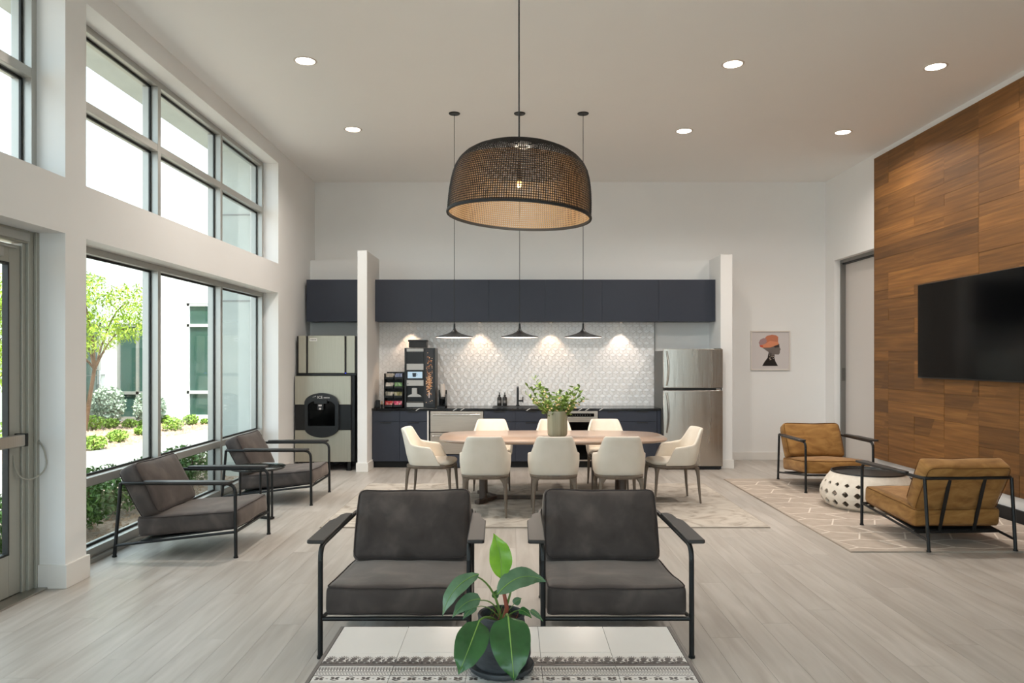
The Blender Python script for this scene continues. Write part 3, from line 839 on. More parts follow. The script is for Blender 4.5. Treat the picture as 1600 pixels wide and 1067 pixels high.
pos = [(-.287, 7.80, 180, 'cream dining chair with its back to the viewer, left of the front three'),
       (.430, 7.80, 180, 'cream dining chair with its back to the viewer, middle of the front three'),
       (1.117, 7.80, 180, 'cream dining chair with its back to the viewer, right of the front three'),
       (-.268, 9.36, 2, 'cream dining chair on the far side of the table in front of the steel drawers'),
       (.529, 9.36, -2, 'cream dining chair on the far side of the table, half hidden behind the green vase'),
       (1.205, 9.36, 0, 'cream dining chair on the far side of the table in front of the oven edge'),
       (-.93, 8.50, 84, 'cream dining chair seen from the side at the left end of the table'),
       (1.835, 8.50, -84, 'cream dining chair seen from the side at the right end of the table')]
proto = dining_chair()
for i, (x, y, a, lb) in enumerate(pos):
    o = proto if i == 0 else copy_tree(proto)
    o.location = (x, y, .014); o.rotation_euler = (0, 0, R(a)); tag(o, lb, 'chair', 'cream dining chairs around the table')

# ---- dining table
def superell(a, b, e, n=72): return [(a * math.copysign(abs(math.cos(t)) ** e, math.cos(t)), b * math.copysign(abs(math.sin(t)) ** e, math.sin(t))) for t in [2*PI*i/n for i in range(n)]]
t = thing('dining_table', 'long dining table with rounded taupe wood top in front of the kitchen', 'table', (.46, 8.585, .014))
rg = []
for k, z in ((.955, .696), (.985, .705), (1.0, .718), (1.0, .730), (.996, .736)):
    rg.append([Vector((x - math.copysign((1-k)*1.2, x), y - math.copysign((1-k)*1.2, y), z)) for x, y in superell(1.30, .625, .50)])
MB().loft(rg).build('tabletop', 'tabletop', t, angle=50)
MB().box(-.95, .95, -.10, .10, .655, .697).build('under_beam', 'tablebase', t, smooth=False, bevel=.01)
for s in (-1, 1):
    for q in (-1, 1):
        rings = [[Vector((s*(.80 + .06*0) + dx, q*yy + dy, z)) for dx, dy in rrect(.085, .07, .02, 2)] for z, yy in ((.66, .10), (.03, .17))]
        MB().loft(rings).build('post', 'tablebase', t, angle=50)
        a = Vector((s*.66, 0, .022)); b = Vector((s*.86, q*.33, .022)); d = (b - a).normalized(); nrm = Vector((-d.y, d.x, 0)) * .035
        MB().prism([(a - nrm)[:2], (b - nrm)[:2], (b + nrm)[:2], (a + nrm)[:2]], 0, .044).build('foot', 'tablebase', t, smooth=False, bevel=.008)
MB().box(-.69, .69, -.035, .035, .0, .044).build('stretcher', 'tablebase', t, smooth=False, bevel=.008)

# ---- rugs
def rug(name, label, x0, x1, y0, y1, m, th=.014):
    t = thing(name, label, 'rug', ((x0+x1)/2, (y0+y1)/2, 0)); w, d = (x1-x0)/2, (y1-y0)/2
    MB().box(-w, w, -d, d, .0, th).build('pile', m, t, smooth=False, bevel=.005)
    e = MB(); e.box(-w - .006, w + .006, -d - .006, -d, 0, th - .003); e.box(-w - .006, -w, -d, d, 0, th - .003); e.box(w, w + .006, -d, d, 0, th - .003); e.box(-w - .006, w + .006, d, d + .006, 0, th - .003)
    e.build('edge_binding', 'rugedge', t, smooth=False)
    return t, w, d
rug('area_rug', 'cream area rug with faint marbled veins under the dining table', -1.87, 2.50, 7.16, 9.64, 'rug', .014)
t, w, d = rug('area_rug', 'beige area rug with pale lattice lines under the mustard armchairs', 2.88, 5.02, 6.26, 10.02, 'rug2', .014)
ln = MB(); th = .0012
def strip(p, q, wd=.015):
    p = Vector(p); q = Vector(q); dv = (q - p).normalized(); n_ = Vector((-dv.y, dv.x)) * wd / 2
    def cl_(v): return (max(-w + .01, min(w - .01, v.x)), max(-d + .01, min(d - .01, v.y)))
    ln.prism([cl_(p - n_), cl_(q - n_), cl_(q + n_), cl_(p + n_)], .0135, .0135 + th)
row = 0; yy = -d + .09
while yy < d - .03:
    sgn = 1 if row % 2 else -1
    xx = -w - .3 + (.14 if row % 2 else 0)
    while xx < w:
        strip((xx, yy + .03), (xx + .21, yy - .03))
        strip((xx + .21, yy - .03), (xx + .42, yy + .03))
        if -w + .1 < xx < w - .15 and yy + .3 < d: strip((xx, yy + .03), (xx + sgn * .13, yy + .27 + (.03 if sgn > 0 else -.02)))
        xx += .42
    yy += .285; row += 1
ln.build('lattice_line', 'rugline', t, smooth=False)

# ---- side table by the window
t = thing('side_table', 'round glass side table with black legs between the window armchairs', 'side table', (-2.64, 7.62, 0))
MB().lathe([(.0005, .528), (.275, .528), (.280, .532), (.275, .536), (.0005, .536)], 48).build('glass_top', 'tglass', t)
MB().tube([(.262*math.cos(a), .262*math.sin(a), .519) for a in [2*PI*i/40 for i in range(40)]], .009, 8, closed=True).build('top_ring', 'metal', t)
for a in (-20, 100, 220):
    c, s = math.cos(R(a)), math.sin(R(a))
    MB().cyl((.18*c, .18*s, .0), (.18*c, .18*s, .519), .012, n=10).build('leg', 'metal', t)
bar = MB()
for a in (-20, 100, 220): bar.obox((.09*math.cos(R(a)), .09*math.sin(R(a)), .012), (.20, .05, .020), (0, 0, R(a)))
bar.build('floor_plate', 'metal', t, smooth=False)

# ---- perforated drum table
t = thing('drum_table', 'low round white drum table pierced with diamond holes, black tray top', 'side table', (3.94, 8.16, .015))
prof = [(.400, 0), (.455, .035), (.488, .085), (.500, .14), (.490, .20), (.462, .26), (.425, .315), (.395, .355), (.382, .375)]
def prad(z):
    for (r0, z0), (r1, z1) in zip(prof[:-1], prof[1:]):
        if z0 <= z <= z1: return r0 + (r1 - r0) * (z - z0) / (z1 - z0)
    return prof[-1][0]
NS = 24
def ringhole(zc, hz, hw, k0):
    """one cell: a rectangle with an eight-sided hole, outer and inner skin"""
cells = MB()
rows = [(.030, .128, .046), (.128, .226, .044), (.226, .312, .030)]
def P3(a, z, off): r = prad(z) - off; return Vector((r*math.cos(a), r*math.sin(a), z))
for ri, (z0, z1, hh) in enumerate(rows):
    zc = (z0 + z1) / 2; da = 2*PI/NS
    for k in range(NS):
        ac = (k + .5) * da
        hw = (.038, .037, .029)[ri] / prad(zc)
        hole = []
        outer = []
        for q in range(16):
            b = 2*PI*q/16 + PI/16 * 0
            cx, cz = math.cos(b), math.sin(b)
            rr = 1 / (abs(cx) ** 1.25 + abs(cz) ** 1.25) ** (1/1.25)
            hole.append((ac + hw * cx * rr, zc + hh * .80 * cz * rr * .9))
            s = 1 / max(abs(cx), abs(cz)); outer.append((ac + da/2 * cx * s, zc + (z1 - z0)/2 * cz * s))
        for off in (0, .022):
            o = len(cells.v)
            cells.v += [tuple(P3(a, z, off)) for a, z in outer + hole]
            for q in range(16):
                f = (o+q, o+(q+1) % 16, o+16+(q+1) % 16, o+16+q)
                cells.f.append(f if off == 0 else f[::-1])
        o = len(cells.v); cells.v += [tuple(P3(a, z, 0)) for a, z in hole] + [tuple(P3(a, z, .022)) for a, z in hole]
        for q in range(16): cells.f.append((o+(q+1) % 16, o+q, o+16+q, o+16+(q+1) % 16))
for za, zb in ((0, .030), (.312, .375)):
    zs = [za + (zb - za) * i / 3 for i in range(4)]
    cells.lathe([(prad(z), z) for z in zs], 96); cells.lathe([(prad(z) - .022, z) for z in zs[::-1]], 96)
cells.lathe([(prad(0) - .022, 0), (prad(0), 0)], 96)
cells.build('pierced_body', 'drum', t, angle=30)
MB().lathe([(.0005, .360), (.355, .360), (.362, .366), (.366, .386), (.372, .390), (.382, .388), (.384, .376), (.372, .366), (.36, .352), (.0005, .350)], 64).build('tray_top', 'tray', t)

# ---- tiled coffee table
TH = .393; TY1 = 3.45; TX0 = -.789; ts = .3024
t = thing('coffee_table', 'low coffee table topped with cream patterned tiles, at the bottom edge', 'coffee table', (TX0 + 2.5*ts, TY1 - 2.5*ts, 0))
ox, oy = TX0 + 2.5*ts, TY1 - 2.5*ts
hw = 2.5 * ts
fr = MB(); b_ = .016
fr.box(-hw - b_, hw + b_, -hw - b_, -hw - .001, TH - .05, TH + .001); fr.box(-hw - b_, hw + b_, hw + .001, hw + .006, TH - .05, TH - .001)
fr.box(-hw - b_, -hw - .001, -hw - .001, hw + .001, TH - .05, TH + .001); fr.box(hw + .001, hw + b_, -hw - .001, hw + .001, TH - .05, TH + .001)
fr.box(-hw, hw, -hw, hw, TH - .05, TH - .012)
fr.build('frame', 'tframe', t, smooth=False)
for sx in (-1, 1):
    for sy in (-1, 1): MB().box(sx*(hw - .03) - .025, sx*(hw - .03) + .025, sy*(hw - .03) - .025, sy*(hw - .03) + .025, 0, TH - .05).build('leg', 'tframe', t, smooth=False, bevel=.003)
base_tile = None
for i in range(5):
    for j in range(5):
        if base_tile is None: base_tile = MB().box(.0008, ts - .0008, .0008, ts - .0008, -.010, 0).build('tile', 'ttile', t, smooth=False, bevel=.0008, seg=1); o = base_tile
        else: o = base_tile.copy(); C.objects.link(o)
        o.location = (-hw + i*ts, -hw + j*ts, TH + (.0006 if (i*3 + j) % 2 else 0))
pr = MB(); pz = TH + .0012
def pp(x, y): return (x, y - oy, pz)        # y given in room coordinates
def blob(cx, cy, rx, ry, ang=0, n=8, zz=0.0):
    c, s = math.cos(ang), math.sin(ang)
    pr.poly([(cx + rx*math.cos(2*PI*k/n)*c - ry*math.sin(2*PI*k/n)*s, cy - oy + rx*math.cos(2*PI*k/n)*s + ry*math.sin(2*PI*k/n)*c, pz + zz) for k in range(n)])
def band(y0, y1): pr.poly([pp(-hw, y0), pp(hw, y0), pp(hw, y1), pp(-hw, y1)])
per = .0504
k = 0; x = -hw + per/2
while x < hw - per/4:
    blob(x, 3.072, .0135, .019, -.35, 9)
    for q in range(5): a = R(40 + 25*q); blob(x + .019*math.cos(a) + .004, 3.072 + .026*math.sin(a), .0026, .008, a - PI/2, 6)
    blob(x - .004, 3.050, .019, .007, .0, 8); blob(x - .016, 3.047, .006, .003, .5, 6); blob(x + .016, 3.046, .006, .003, -.5, 6)
    xx = x + per/2
    if xx < hw - .01:
        blob(xx, 3.064, .0065, .012, -.2, 7)
        for a in (55, 90, 125): blob(xx + .012*math.cos(R(a)), 3.066 + .018*math.sin(R(a)), .002, .005, R(a) - PI/2, 5)
        blob(xx, 3.046, .004, .010, 0, 6)
    x += per; k += 1
for k in range(int(2*hw / (per/2))):           # scalloped top of the dark band
    blob(-hw + per/4 + k*per/2, 3.037, .011, .006, 0, 8)
band(3.037, 3.006)
band(2.9935, 2.9915); band(2.9790, 2.9745); band(2.9530, 2.9505); band(2.9460, 2.9445); band(2.9190, 2.9150); band(2.8590, 2.8555); band(2.8450, 2.8430)
x = -hw + .006
while x < hw:
    pr.poly([pp(x, 2.989), pp(x + .0055, 2.989), pp(x + .0035, 2.981), pp(x - .002, 2.981)])
    pr.poly([pp(x, 2.971), pp(x + .006, 2.971), pp(x + .006, 2.956), pp(x + .004, 2.956)])
    pr.poly([pp(x - .002, 2.940), pp(x + .003, 2.940), pp(x + .003, 2.935), pp(x - .002, 2.935)])
    pr.poly([pp(x + .003, 2.931), pp(x + .008, 2.931), pp(x + .008, 2.926), pp(x + .003, 2.926)])
    x += .0118
x = -hw + .030; k = 0
while x < hw - .02:
    cy = 2.890 if k % 2 else 2.886
    for a in (35, 145, 215, 325): blob(x + .011*math.cos(R(a)), cy + .010*math.sin(R(a)), .0098, .0058, R(a) * (1), 8)
    blob(x, cy - .017, .010, .0035, 0, 7) if k % 2 else blob(x, cy + .017, .010, .0035, 0, 7)
    blob(x + .030, cy, .006, .003, 0, 6)
    x += .0605/1.0; k += 1
for y0 in (2.80, 2.76, 2.70, 2.60, 2.50, 2.35, 2.2, 2.05): band(y0, y0 - .012)
for y0 in (2.66, 2.43, 2.28):
    x = -hw + .03
    while x < hw - .02:
        for a in (45, 135, 225, 315): blob(x + .012*math.cos(R(a)), y0 + .012*math.sin(R(a)), .011, .006, R(a), 8)
        x += .06
pr.build('printed_border', 'tprint', t, smooth=False)
# ================================================================== plants
def leaf(name, base, tip, width, sag, m, parent, side=None, fold=.18, nrm=Vector((0, -1, .35)), ribm='rib', origin=None, tipw=.62):
    """a broad leaf from base to tip; sag bends its middle; nrm is the way the blade faces"""
    base, tip = Vector(base), Vector(tip); L = (tip - base).length
    mid = (base + tip) / 2 + Vector(sag)
    ctr = arc(base, mid * 2 - (base + tip) / 2, tip, 14)
    N = nrm.normalized(); rings = []; rib = []
    for i, p in enumerate(ctr):
        t = i / 14
        tg = (ctr[min(i+1, 14)] - ctr[max(i-1, 0)]).normalized()
        sd = tg.cross(N).normalized(); nn = sd.cross(tg).normalized()
        w = width/2 * (math.sin(PI * t ** tipw) ** .72 if 0 < t < 1 else .02) * (1 - .12*t) * (1 - .55 * max(0, (t - .72) / .28) ** 1.0)
        row = []
        for k in range(-4, 5):
            u = k / 4
            wav = .03 * width * math.sin(t*17 + u*2) * abs(u)
            row.append(p + sd * w * u + nn * (fold * w * (abs(u) ** 1.4) - .5*fold*w*u*u*u*u + wav))
        rings.append(row)
        if t < .97: rib.append(p + nn * .0012)
    back = [[p - N * .0012 for p in r] for r in rings]
    mb = MB().loft(rings, closed=False, caps=False); mb.loft([r[::-1] for r in back], closed=False, caps=False)
    o = mb.build(name, m, parent, angle=80)
    rr = [max(.0006, width * .022 * (1 - i/len(rib)*.8)) for i in range(len(rib))]
    MB().tube(rib, rr, 5).build('midrib', ribm, o)
    return o
PY = 2.98
t = thing('potted_plant', 'broad-leaved green plant in a dark clay pot on the tiled coffee table', 'plant', (0, 0, 0))
pc = Vector((-.046, PY, TH + .0018))
MB().lathe([(.0005, 0), (.118, 0), (.130, .010), (.134, .022), (.130, .026), (.118, .020), (.0005, .016)], 48, pc).build('saucer', 'pot', t)
MB().lathe([(.0005, .018), (.096, .018), (.112, .035), (.120, .065), (.119, .10), (.110, .14), (.098, .18), (.093, .205), (.096, .222), (.092, .227), (.085, .222), (.083, .20), (.083, .17)], 48, pc).build('pot', 'pot', t)
MB().lathe([(.0005, .196), (.05, .200), (.084, .195)], 24, pc).build('soil', 'soil', t)
def a_(px, py, Y=PY): return at(px, py, Y)
rt = Vector((pc.x, pc.y, pc.z + .195))
def stalk(pts, r0, r1, m='petiole', name='petiole'):
    n = len(pts); MB().tube(pts, [r0 + (r1 - r0)*i/(n-1) for i in range(n)], 7).build(name, m, t)
stalk([rt + Vector((.01, 0, 0)), a_(792, 950), a_(788, 930), a_(783, 905)], .011, .006, 'redstem', 'stem')
leaf('leaf', a_(782.5, 904), a_(771, 833), .100, (.012, -.0, .0), 'leafb', t, nrm=Vector((.25, -1, .2)), fold=.25, tipw=.9)
stalk(arc(rt, a_(795, 940), a_(800, 915, 2.99), 8), .006, .004)
leaf('leaf', a_(777, 929, 2.93), a_(853, 909, 3.02), .100, (-.004, 0, .044), 'leafg', t, nrm=Vector((-.15, -.75, .75)), fold=.15, tipw=.85)
stalk(arc(rt, a_(775, 915), a_(746, 901, 2.94), 8), .006, .003)
leaf('leaf', a_(748, 897, 2.94), a_(691, 964, 2.86), .075, (-.020, -.02, .030), 'leafg', t, nrm=Vector((-.35, -.8, .65)), fold=.12, tipw=.8)
stalk(arc(rt, a_(775, 935), a_(750, 938, 2.93), 8), .004, .002)
leaf('leaf', a_(751, 936, 2.92), a_(706, 966, 2.88), .068, (-.005, 0, .020), 'leafg', t, nrm=Vector((-.1, -.8, .65)), fold=.1)
stalk(arc(rt + Vector((-.01, -.02, 0)), a_(757, 955, 2.86), a_(746, 974, 2.84), 8), .005, .004)
leaf('leaf', a_(749, 970, 2.84), a_(716, 1054, 2.72), .128, (-.002, -.035, .0), 'leaf', t, nrm=Vector((-.12, -1, .35)), fold=.1)
stalk(arc(rt + Vector((.01, -.03, 0)), a_(793, 950, 2.84), a_(794, 966, 2.83), 8), .006, .004)
leaf('leaf', a_(794, 963, 2.83), a_(803, 1064, 2.70), .160, (.002, -.04, .0), 'leaf', t, nrm=Vector((.05, -1, .32)), fold=.1, tipw=.58)
stalk(arc(rt, a_(808, 950), a_(812, 954, 2.95), 6), .003, .002)
leaf('leaf', a_(811, 953, 2.95), a_(831, 966, 2.92), .035, (0, 0, .008), 'leaf', t, nrm=Vector((.1, -.7, .7)))
leaf('leaf', a_(828, 954, 2.99), a_(849, 971, 3.0), .026, (0, 0, .006), 'leafg', t, nrm=Vector((.1, -.7, .7)))
stalk(arc(rt, a_(815, 945, 3.0), a_(828, 954, 2.99), 6), .002, .0015)
leaf('leaf', a_(803, 944, 3.03), a_(815, 935, 3.05), .034, (0, 0, .004), 'leafg', t, nrm=Vector((.0, -.9, .4)))
stalk(arc(rt, a_(797, 950, 3.02), a_(803, 944, 3.03), 6), .002, .0015)
leaf('leaf', a_(745, 948, 2.97), a_(723, 968, 2.95), .034, (-.004, 0, .006), 'leafg', t, nrm=Vector((-.1, -.8, .6)))
stalk(arc(rt, a_(765, 942, 2.98), a_(745, 948, 2.97), 6), .003, .0015)
leaf('leaf', a_(772, 935, 3.03), a_(778, 920, 3.06), .03, (0, 0, .0), 'leaf', t, nrm=Vector((-.1, -.9, .4)))
rng = random.Random(4)
for k in range(16):
    a = rng.uniform(0, 6.3); r_ = rng.uniform(.01, .065); h = rng.uniform(.02, .05)
    p = rt + Vector((r_*math.cos(a), r_*math.sin(a), 0)); q = p + Vector((rng.uniform(-.03, .03), rng.uniform(-.03, .03), h))
    stalk([p, (p + q)/2 + Vector((.004, 0, .004)), q], .0016, .0008, 'petiole' if k % 3 else 'redstem', 'shoot')

# vase with leafy branches
VX, VY, VZ = .517, 8.50, .014 + .7365
v = thing('vase', 'sage green glazed cylinder vase on the dining table', 'vase', (VX, VY, VZ))
MB().lathe([(.0005, 0), (.088, 0), (.108, .012), (.116, .035), (.117, .10), (.1165, .292), (.113, .296), (.108, .292), (.107, .03), (.0005, .03)], 40).build('body', 'vase', v)
b = thing('leafy_branches', 'green leafy branches with cream blossoms standing in the sage vase', 'branches', (VX, VY, VZ))
rng = random.Random(21)
tips = [(-.38, .02, .50), (-.34, -.05, .58), (-.27, .0, .68), (-.235, .05, .60), (-.16, -.06, .56), (-.10, .06, .48), (-.02, -.05, .50), (.03, .04, .52), (.08, -.08, .46), (.14, .05, .50), (.19, -.03, .57), (.27, .0, .58), (.31, .04, .54), (.33, -.04, .44), (-.30, .08, .42), (.0, -.12, .42), (-.14, -.12, .40), (.2, -.1, .42), (.1, .1, .44), (-.2, .1, .46)]
for ti in tips:
    ti = Vector(ti); p0 = Vector((ti.x*.15, ti.y*.3, .04)); pm = Vector((ti.x*.28, ti.y*.4, .30))
    ctr = arc(p0, pm, ti, 10)
    sp = MB().tube(ctr, [.003 - .0002*i for i in range(11)], 4).build('sprig', 'stem', b)
    lv = MB()
    for k in range(38):
        f = rng.uniform(.42, 1.0); i = min(9, int(f*10)); p = ctr[i].lerp(ctr[i+1], f*10 - i) if i < 10 else ctr[10]
        d = Vector((rng.uniform(-1, 1), rng.uniform(-1, 1), rng.uniform(-.1, 1.1))).normalized(); L = rng.uniform(.045, .075); w = L*.17
        s = d.cross(Vector((rng.uniform(-1, 1), rng.uniform(-1, 1), rng.uniform(-1, 1)))).normalized(); n_ = d.cross(s)
        pts = [p, p + d*L*.35 + s*w, p + d*L*.7 + s*w*.8, p + d*L, p + d*L*.7 - s*w*.8, p + d*L*.35 - s*w, p + d*L*.45 + n_*w*.35]
        lv.add(pts, [(0, 1, 6), (1, 2, 6), (2, 3, 6), (3, 4, 6), (4, 5, 6), (5, 0, 6)])
    tag(lv.build('leaves', 'sprig', sp, smooth=False), kind='stuff')
    if rng.random() < .55:
        fl = MB()
        for k in range(5):
            f = rng.uniform(.6, .92); i = int(f*10); p = ctr[i] + Vector((rng.uniform(-.02, .02), rng.uniform(-.03, .0), rng.uniform(-.02, .02)))
            fl.ball(p, (.012, .012, .009), 6, 4)
        fl.build('blossom', 'flower', sp)

# ================================================================== lamps
LY = 4.635; LX = .040; LZ = 2.545
t = thing('pendant_lamp', 'large black woven cane dome pendant hanging over the room', 'lamp', (LX, LY, LZ))
sh = bpy.data.objects.new('shade', None); C.objects.link(sh); sh.parent = t; sh.rotation_euler = (R(-.6), R(3.0), 0)
prof = [(.451, 0), (.451, .05), (.449, .10), (.445, .15), (.439, .20), (.430, .245), (.416, .29), (.394, .33), (.362, .365), (.318, .395), (.265, .418), (.205, .435), (.14, .447), (.07, .454)]
def resample(prof, n):
    P_ = [Vector((r, 0, z)) for r, z in prof]; ds = [0]
    for a, b_ in zip(P_[:-1], P_[1:]): ds.append(ds[-1] + (b_ - a).length)
    out = []
    for i in range(n + 1):
        s = ds[-1] * i / n; k = 0
        while k < len(ds) - 2 and ds[k+1] < s: k += 1
        out.append(P_[k].lerp(P_[k+1], (s - ds[k]) / (ds[k+1] - ds[k])))
    return out
def weave(off, m, name, rr, rv, nv, nr, ztop=9):
    pf = resample([(r - off, z) for r, z in prof], nr)
    mb = MB()
    for i, p in enumerate(pf[1:-1]):
        if p.z > ztop: continue
        ww = rr * (1 if p.z < .33 else 1.15)
        seg = 110
        rg = []
        for k in range(seg + 1):
            a = 2*PI*k/seg; rad = Vector((math.cos(a), math.sin(a), 0))
            c = rad * p.x + Vector((0, 0, p.z))
            rg.append([c + rad*ww, c + Vector((0, 0, ww)), c - rad*ww, c - Vector((0, 0, ww))])
        mb.loft(rg, True, False)
    pf2 = resample([(r - off, z) for r, z in prof], 22)
    for k in range(nv):
        a = 2*PI*(k + .5)/nv; ca, sa = math.cos(a), math.sin(a)
        hi = 22 if k % 4 == 0 else (18 if k % 2 == 0 else 15)
        pts = [Vector((p.x*ca, p.x*sa, p.z)) for p in pf2[:hi + 1] if p.z <= ztop]
        tn = Vector((-sa, ca, 0)); rings = []
        for j, p in enumerate(pts):
            rd = Vector((ca, sa, 0)); w_ = rv * (.5 + .5 * pf2[j].x / .45)
            rings.append([p + tn*w_ + rd*w_*.4, p - tn*w_ + rd*w_*.4, p - tn*w_ - rd*w_*.4, p + tn*w_ - rd*w_*.4])
        mb.loft(rings, True, False)
    return tag(mb.build(name, m, t, smooth=False), kind='stuff')
o1 = weave(0, 'shade_dark', 'outer_weave', .0021, .0023, 200, 50)
o2 = weave(.006, 'shade_tan', 'inner_weave', .0024, .0026, 200, 50, .325)
for o in (o1, o2): o.parent = sh
rim = MB().lathe([(.443, -.007), (.456, -.007), (.458, .0), (.456, .009), (.443, .009), (.443, -.007)], 96).build('rim', 'shade_dark', t); rim.parent = sh
mb = MB(); k = 0
for rr_ in (.10, .185): mb.tube([(rr_*math.cos(2*PI*i/48), rr_*math.sin(2*PI*i/48), .436 if rr_ > .15 else .449) for i in range(48)], .004, 5, closed=True)
for k in range(4): a = PI/4 + k*PI/2; mb.cyl((0, 0, .452), (.21*math.cos(a), .21*math.sin(a), .432), .004, n=5)
o = mb.build('support_ring', 'shade_dark', t); o.parent = sh
o = MB().lathe([(.030, .452), (.052, .452), (.055, .446), (.052, .440), (.030, .440), (.030, .452)], 24).build('mounting_ring', 'trim', t); o.parent = sh
MB().cyl((0, 0, .26), (0, 0, ZC - LZ - .02), .0045, n=6).build('cord', 'metal', t)
MB().cyl((0, 0, .225), (0, 0, .30), .017, n=14).build('socket', 'metal', t)
MB().ball((0, 0, .205), (.017, .017, .026), 14, 8).build('bulb', 'bulb', t)
MB().lathe([(.0005, -.028), (.055, -.028), (.062, -.022), (.062, 0)], 24, (0, 0, ZC - LZ)).build('canopy', 'metal', t)
bl = bpy.data.lights.new('bulb_light', 'POINT'); bl.energy = 6.5; bl.color = (1, .90, .76); bl.shadow_soft_size = .06
bo = bpy.data.objects.new('bulb_light', bl); C.objects.link(bo); bo.parent = t; bo.location = (0, 0, .14)

def small_pendant(x, lb):
    t = thing('disc_pendant', lb, 'lamp', (x, 8.62, 1.895), group='black disc pendants')
    MB().lathe([(.213, 0), (.216, .004), (.214, .012), (.150, .026), (.09, .043), (.045, .064), (.022, .085), (.013, .11), (.010, .165), (.0005, .166)], 40).build('shade', 'satin', t)
    MB().lathe([(.0005, .003), (.200, .003), (.213, .0)], 40).build('diffuser', 'pend_glow', t)
    MB().cyl((0, 0, .16), (0, 0, ZC - 1.895 - .01), .0035, n=6).build('cord', 'metal', t)
    MB().lathe([(.0005, -.012), (.060, -.012), (.067, -.006), (.067, 0)], 28, (0, 0, ZC - 1.895)).build('canopy', 'metal', t)
    ld = bpy.data.lights.new('pendant_light', 'AREA'); ld.shape = 'DISK'; ld.size = .36; ld.energy = 7; ld.color = (1, .85, .72)
    lo = bpy.data.objects.new('pendant_lamp_light', ld); C.objects.link(lo); lo.parent = t; lo.location = (0, 0, -.006)
small_pendant(-.682, 'black flat disc pendant, left of three above the dining table')
small_pendant(.082, 'black flat disc pendant, middle of three above the dining table')
small_pendant(.825, 'black flat disc pendant, right of three above the dining table')

# ================================================================== kitchen
FY = 11.08      # face of the base cabinets
def pull(parent, xc, z, w=.17, y=FY):
    MB().prism(rrect(w, .012, .005, 2, xc, 0), 0, .012, Matrix.Translation((0, y - .002, z)) @ rotx(0)).build('pull', 'satin', parent, smooth=False)
def front(parent, name, x0, x1, z0, z1, pulls, m='navy', y=FY):
    o = MB().box(x0 + .0015, x1 - .0015, y - .020, y, z0 + .0015, z1 - .0015).build(name, m, parent, smooth=False, bevel=.0015, seg=1)
    for pc_ in pulls:
        q = MB().box(pc_ - .085, pc_ + .085, y - .031, y - .018, z1 - .020, z1 - .004).build('pull', 'satin', o, smooth=False, bevel=.004)
    return o
def base_cab(label, x0, x1, fronts, body=True):
    t = thing('base_cabinet', label, 'cabinet', (0, 0, 0), group='navy base cabinets')
    MB().box(x0, x1, FY, NY - .002, .10, .865).build('carcass', 'navy', t, smooth=False)
    MB().box(x0, x1, FY + .09, NY - .002, 0, .10).build('toe_kick', 'toe', t, smooth=False)
    for f in fronts: front(t, *f)
    return t
cA0, cA1 = NX1 + .002, -1.285
mA = (cA0 + cA1) / 2
base_cab('navy base cabinet beside the white partition, two drawers over two doors', cA0, cA1,
    [('drawer', cA0 + .015, mA, .70, .862, [(cA0+mA)/2 + .0]), ('drawer', mA, cA1, .70, .862, [(mA+cA1)/2]),
     ('door', cA0 + .015, mA, .105, .698, [(cA0+mA)/2]), ('door', mA, cA1, .105, .698, [(mA+cA1)/2])])
struct(MB().box(cA1 + .002, cA1 + .022, FY - .022, FY + .1, .0, .865).build('trim_6', 'trim', smooth=False))
base_cab('navy sink cabinet below the black faucet', -.435, .515,
    [('drawer', -.435, .04, .70, .862, [-.2]), ('drawer', .04, .515, .70, .862, [.28]), ('door', -.435, .04, .105, .698, [-.2]), ('door', .04, .515, .105, .698, [.28])])
c0, c1 = 1.285, 2.17; cm = (c0 + c1)/2
base_cab('navy base cabinet beside the refrigerator, with wide drawers', c0, c1,
    [('drawer', c0, c1, .70, .862, [c0 + .22, c1 - .22]), ('drawer', c0, c1, .40, .698, [c0 + .22, c1 - .22]), ('drawer', c0, c1, .105, .398, [c0 + .22, c1 - .22])])
struct(MB().box(2.172, 2.225, FY - .022, NY, .0, .865).build('trim_7', 'navy', smooth=False))
# drawer refrigerator
t = thing('drawer_refrigerator', 'stainless steel two-drawer undercounter refrigerator below the counter', 'refrigerator', (0, 0, 0))
MB().box(-1.258, -.437, FY + .005, NY - .002, .0, .865).build('carcass', 'toe', t, smooth=False)
MB().box(-1.258, -.437, FY - .018, FY + .01, .02, .20).build('grille', 'navy', t, smooth=False)
for z0, z1 in ((.545, .855), (.215, .535)):
    o = MB().box(-1.235, -.442, FY - .028, FY, z0, z1).build('drawer', 'steel_h', t, smooth=False, bevel=.003)
    h = MB().cyl((-1.19, FY - .065, z1 - .045), (-.49, FY - .065, z1 - .045), .013, n=12)
    for xx in (-1.15, -.53): h.cyl((xx, FY - .065, z1 - .045), (xx, FY - .026, z1 - .045), .008, n=8)
    h.build('handle', 'chrome', o)
# oven
t = thing('oven', 'stainless undercounter oven with black glass door, right of the vase', 'oven', (0, 0, 0))
MB().box(.518, 1.282, FY, NY - .002, .10, .865).build('carcass', 'applegrey', t, smooth=False)
MB().box(.518, 1.282, FY + .09, NY - .002, 0, .10).build('toe_kick', 'toe', t, smooth=False)
o = MB().box(.522, 1.278, FY - .024, FY, .62, .862).build('control_panel', 'steel_h', t, smooth=False, bevel=.002)
MB().box(.58, 1.225, FY - .027, FY - .022, .775, .825).build('display', 'screen', o, smooth=False)
mk = MB()
for k in range(9): mk.box(.86 + k*.037, .872 + k*.037, FY - .0285, FY - .026, .797, .800)
mk.build('markings', 'paper', o, smooth=False)
MB().box(.60, 1.20, FY - .036, FY - .022, .755, .765).build('handle', 'chrome', o, smooth=False, bevel=.003)
MB().box(.56, 1.235, FY - .026, FY, .13, .695).build('glass_door', 'screen', t, smooth=False)
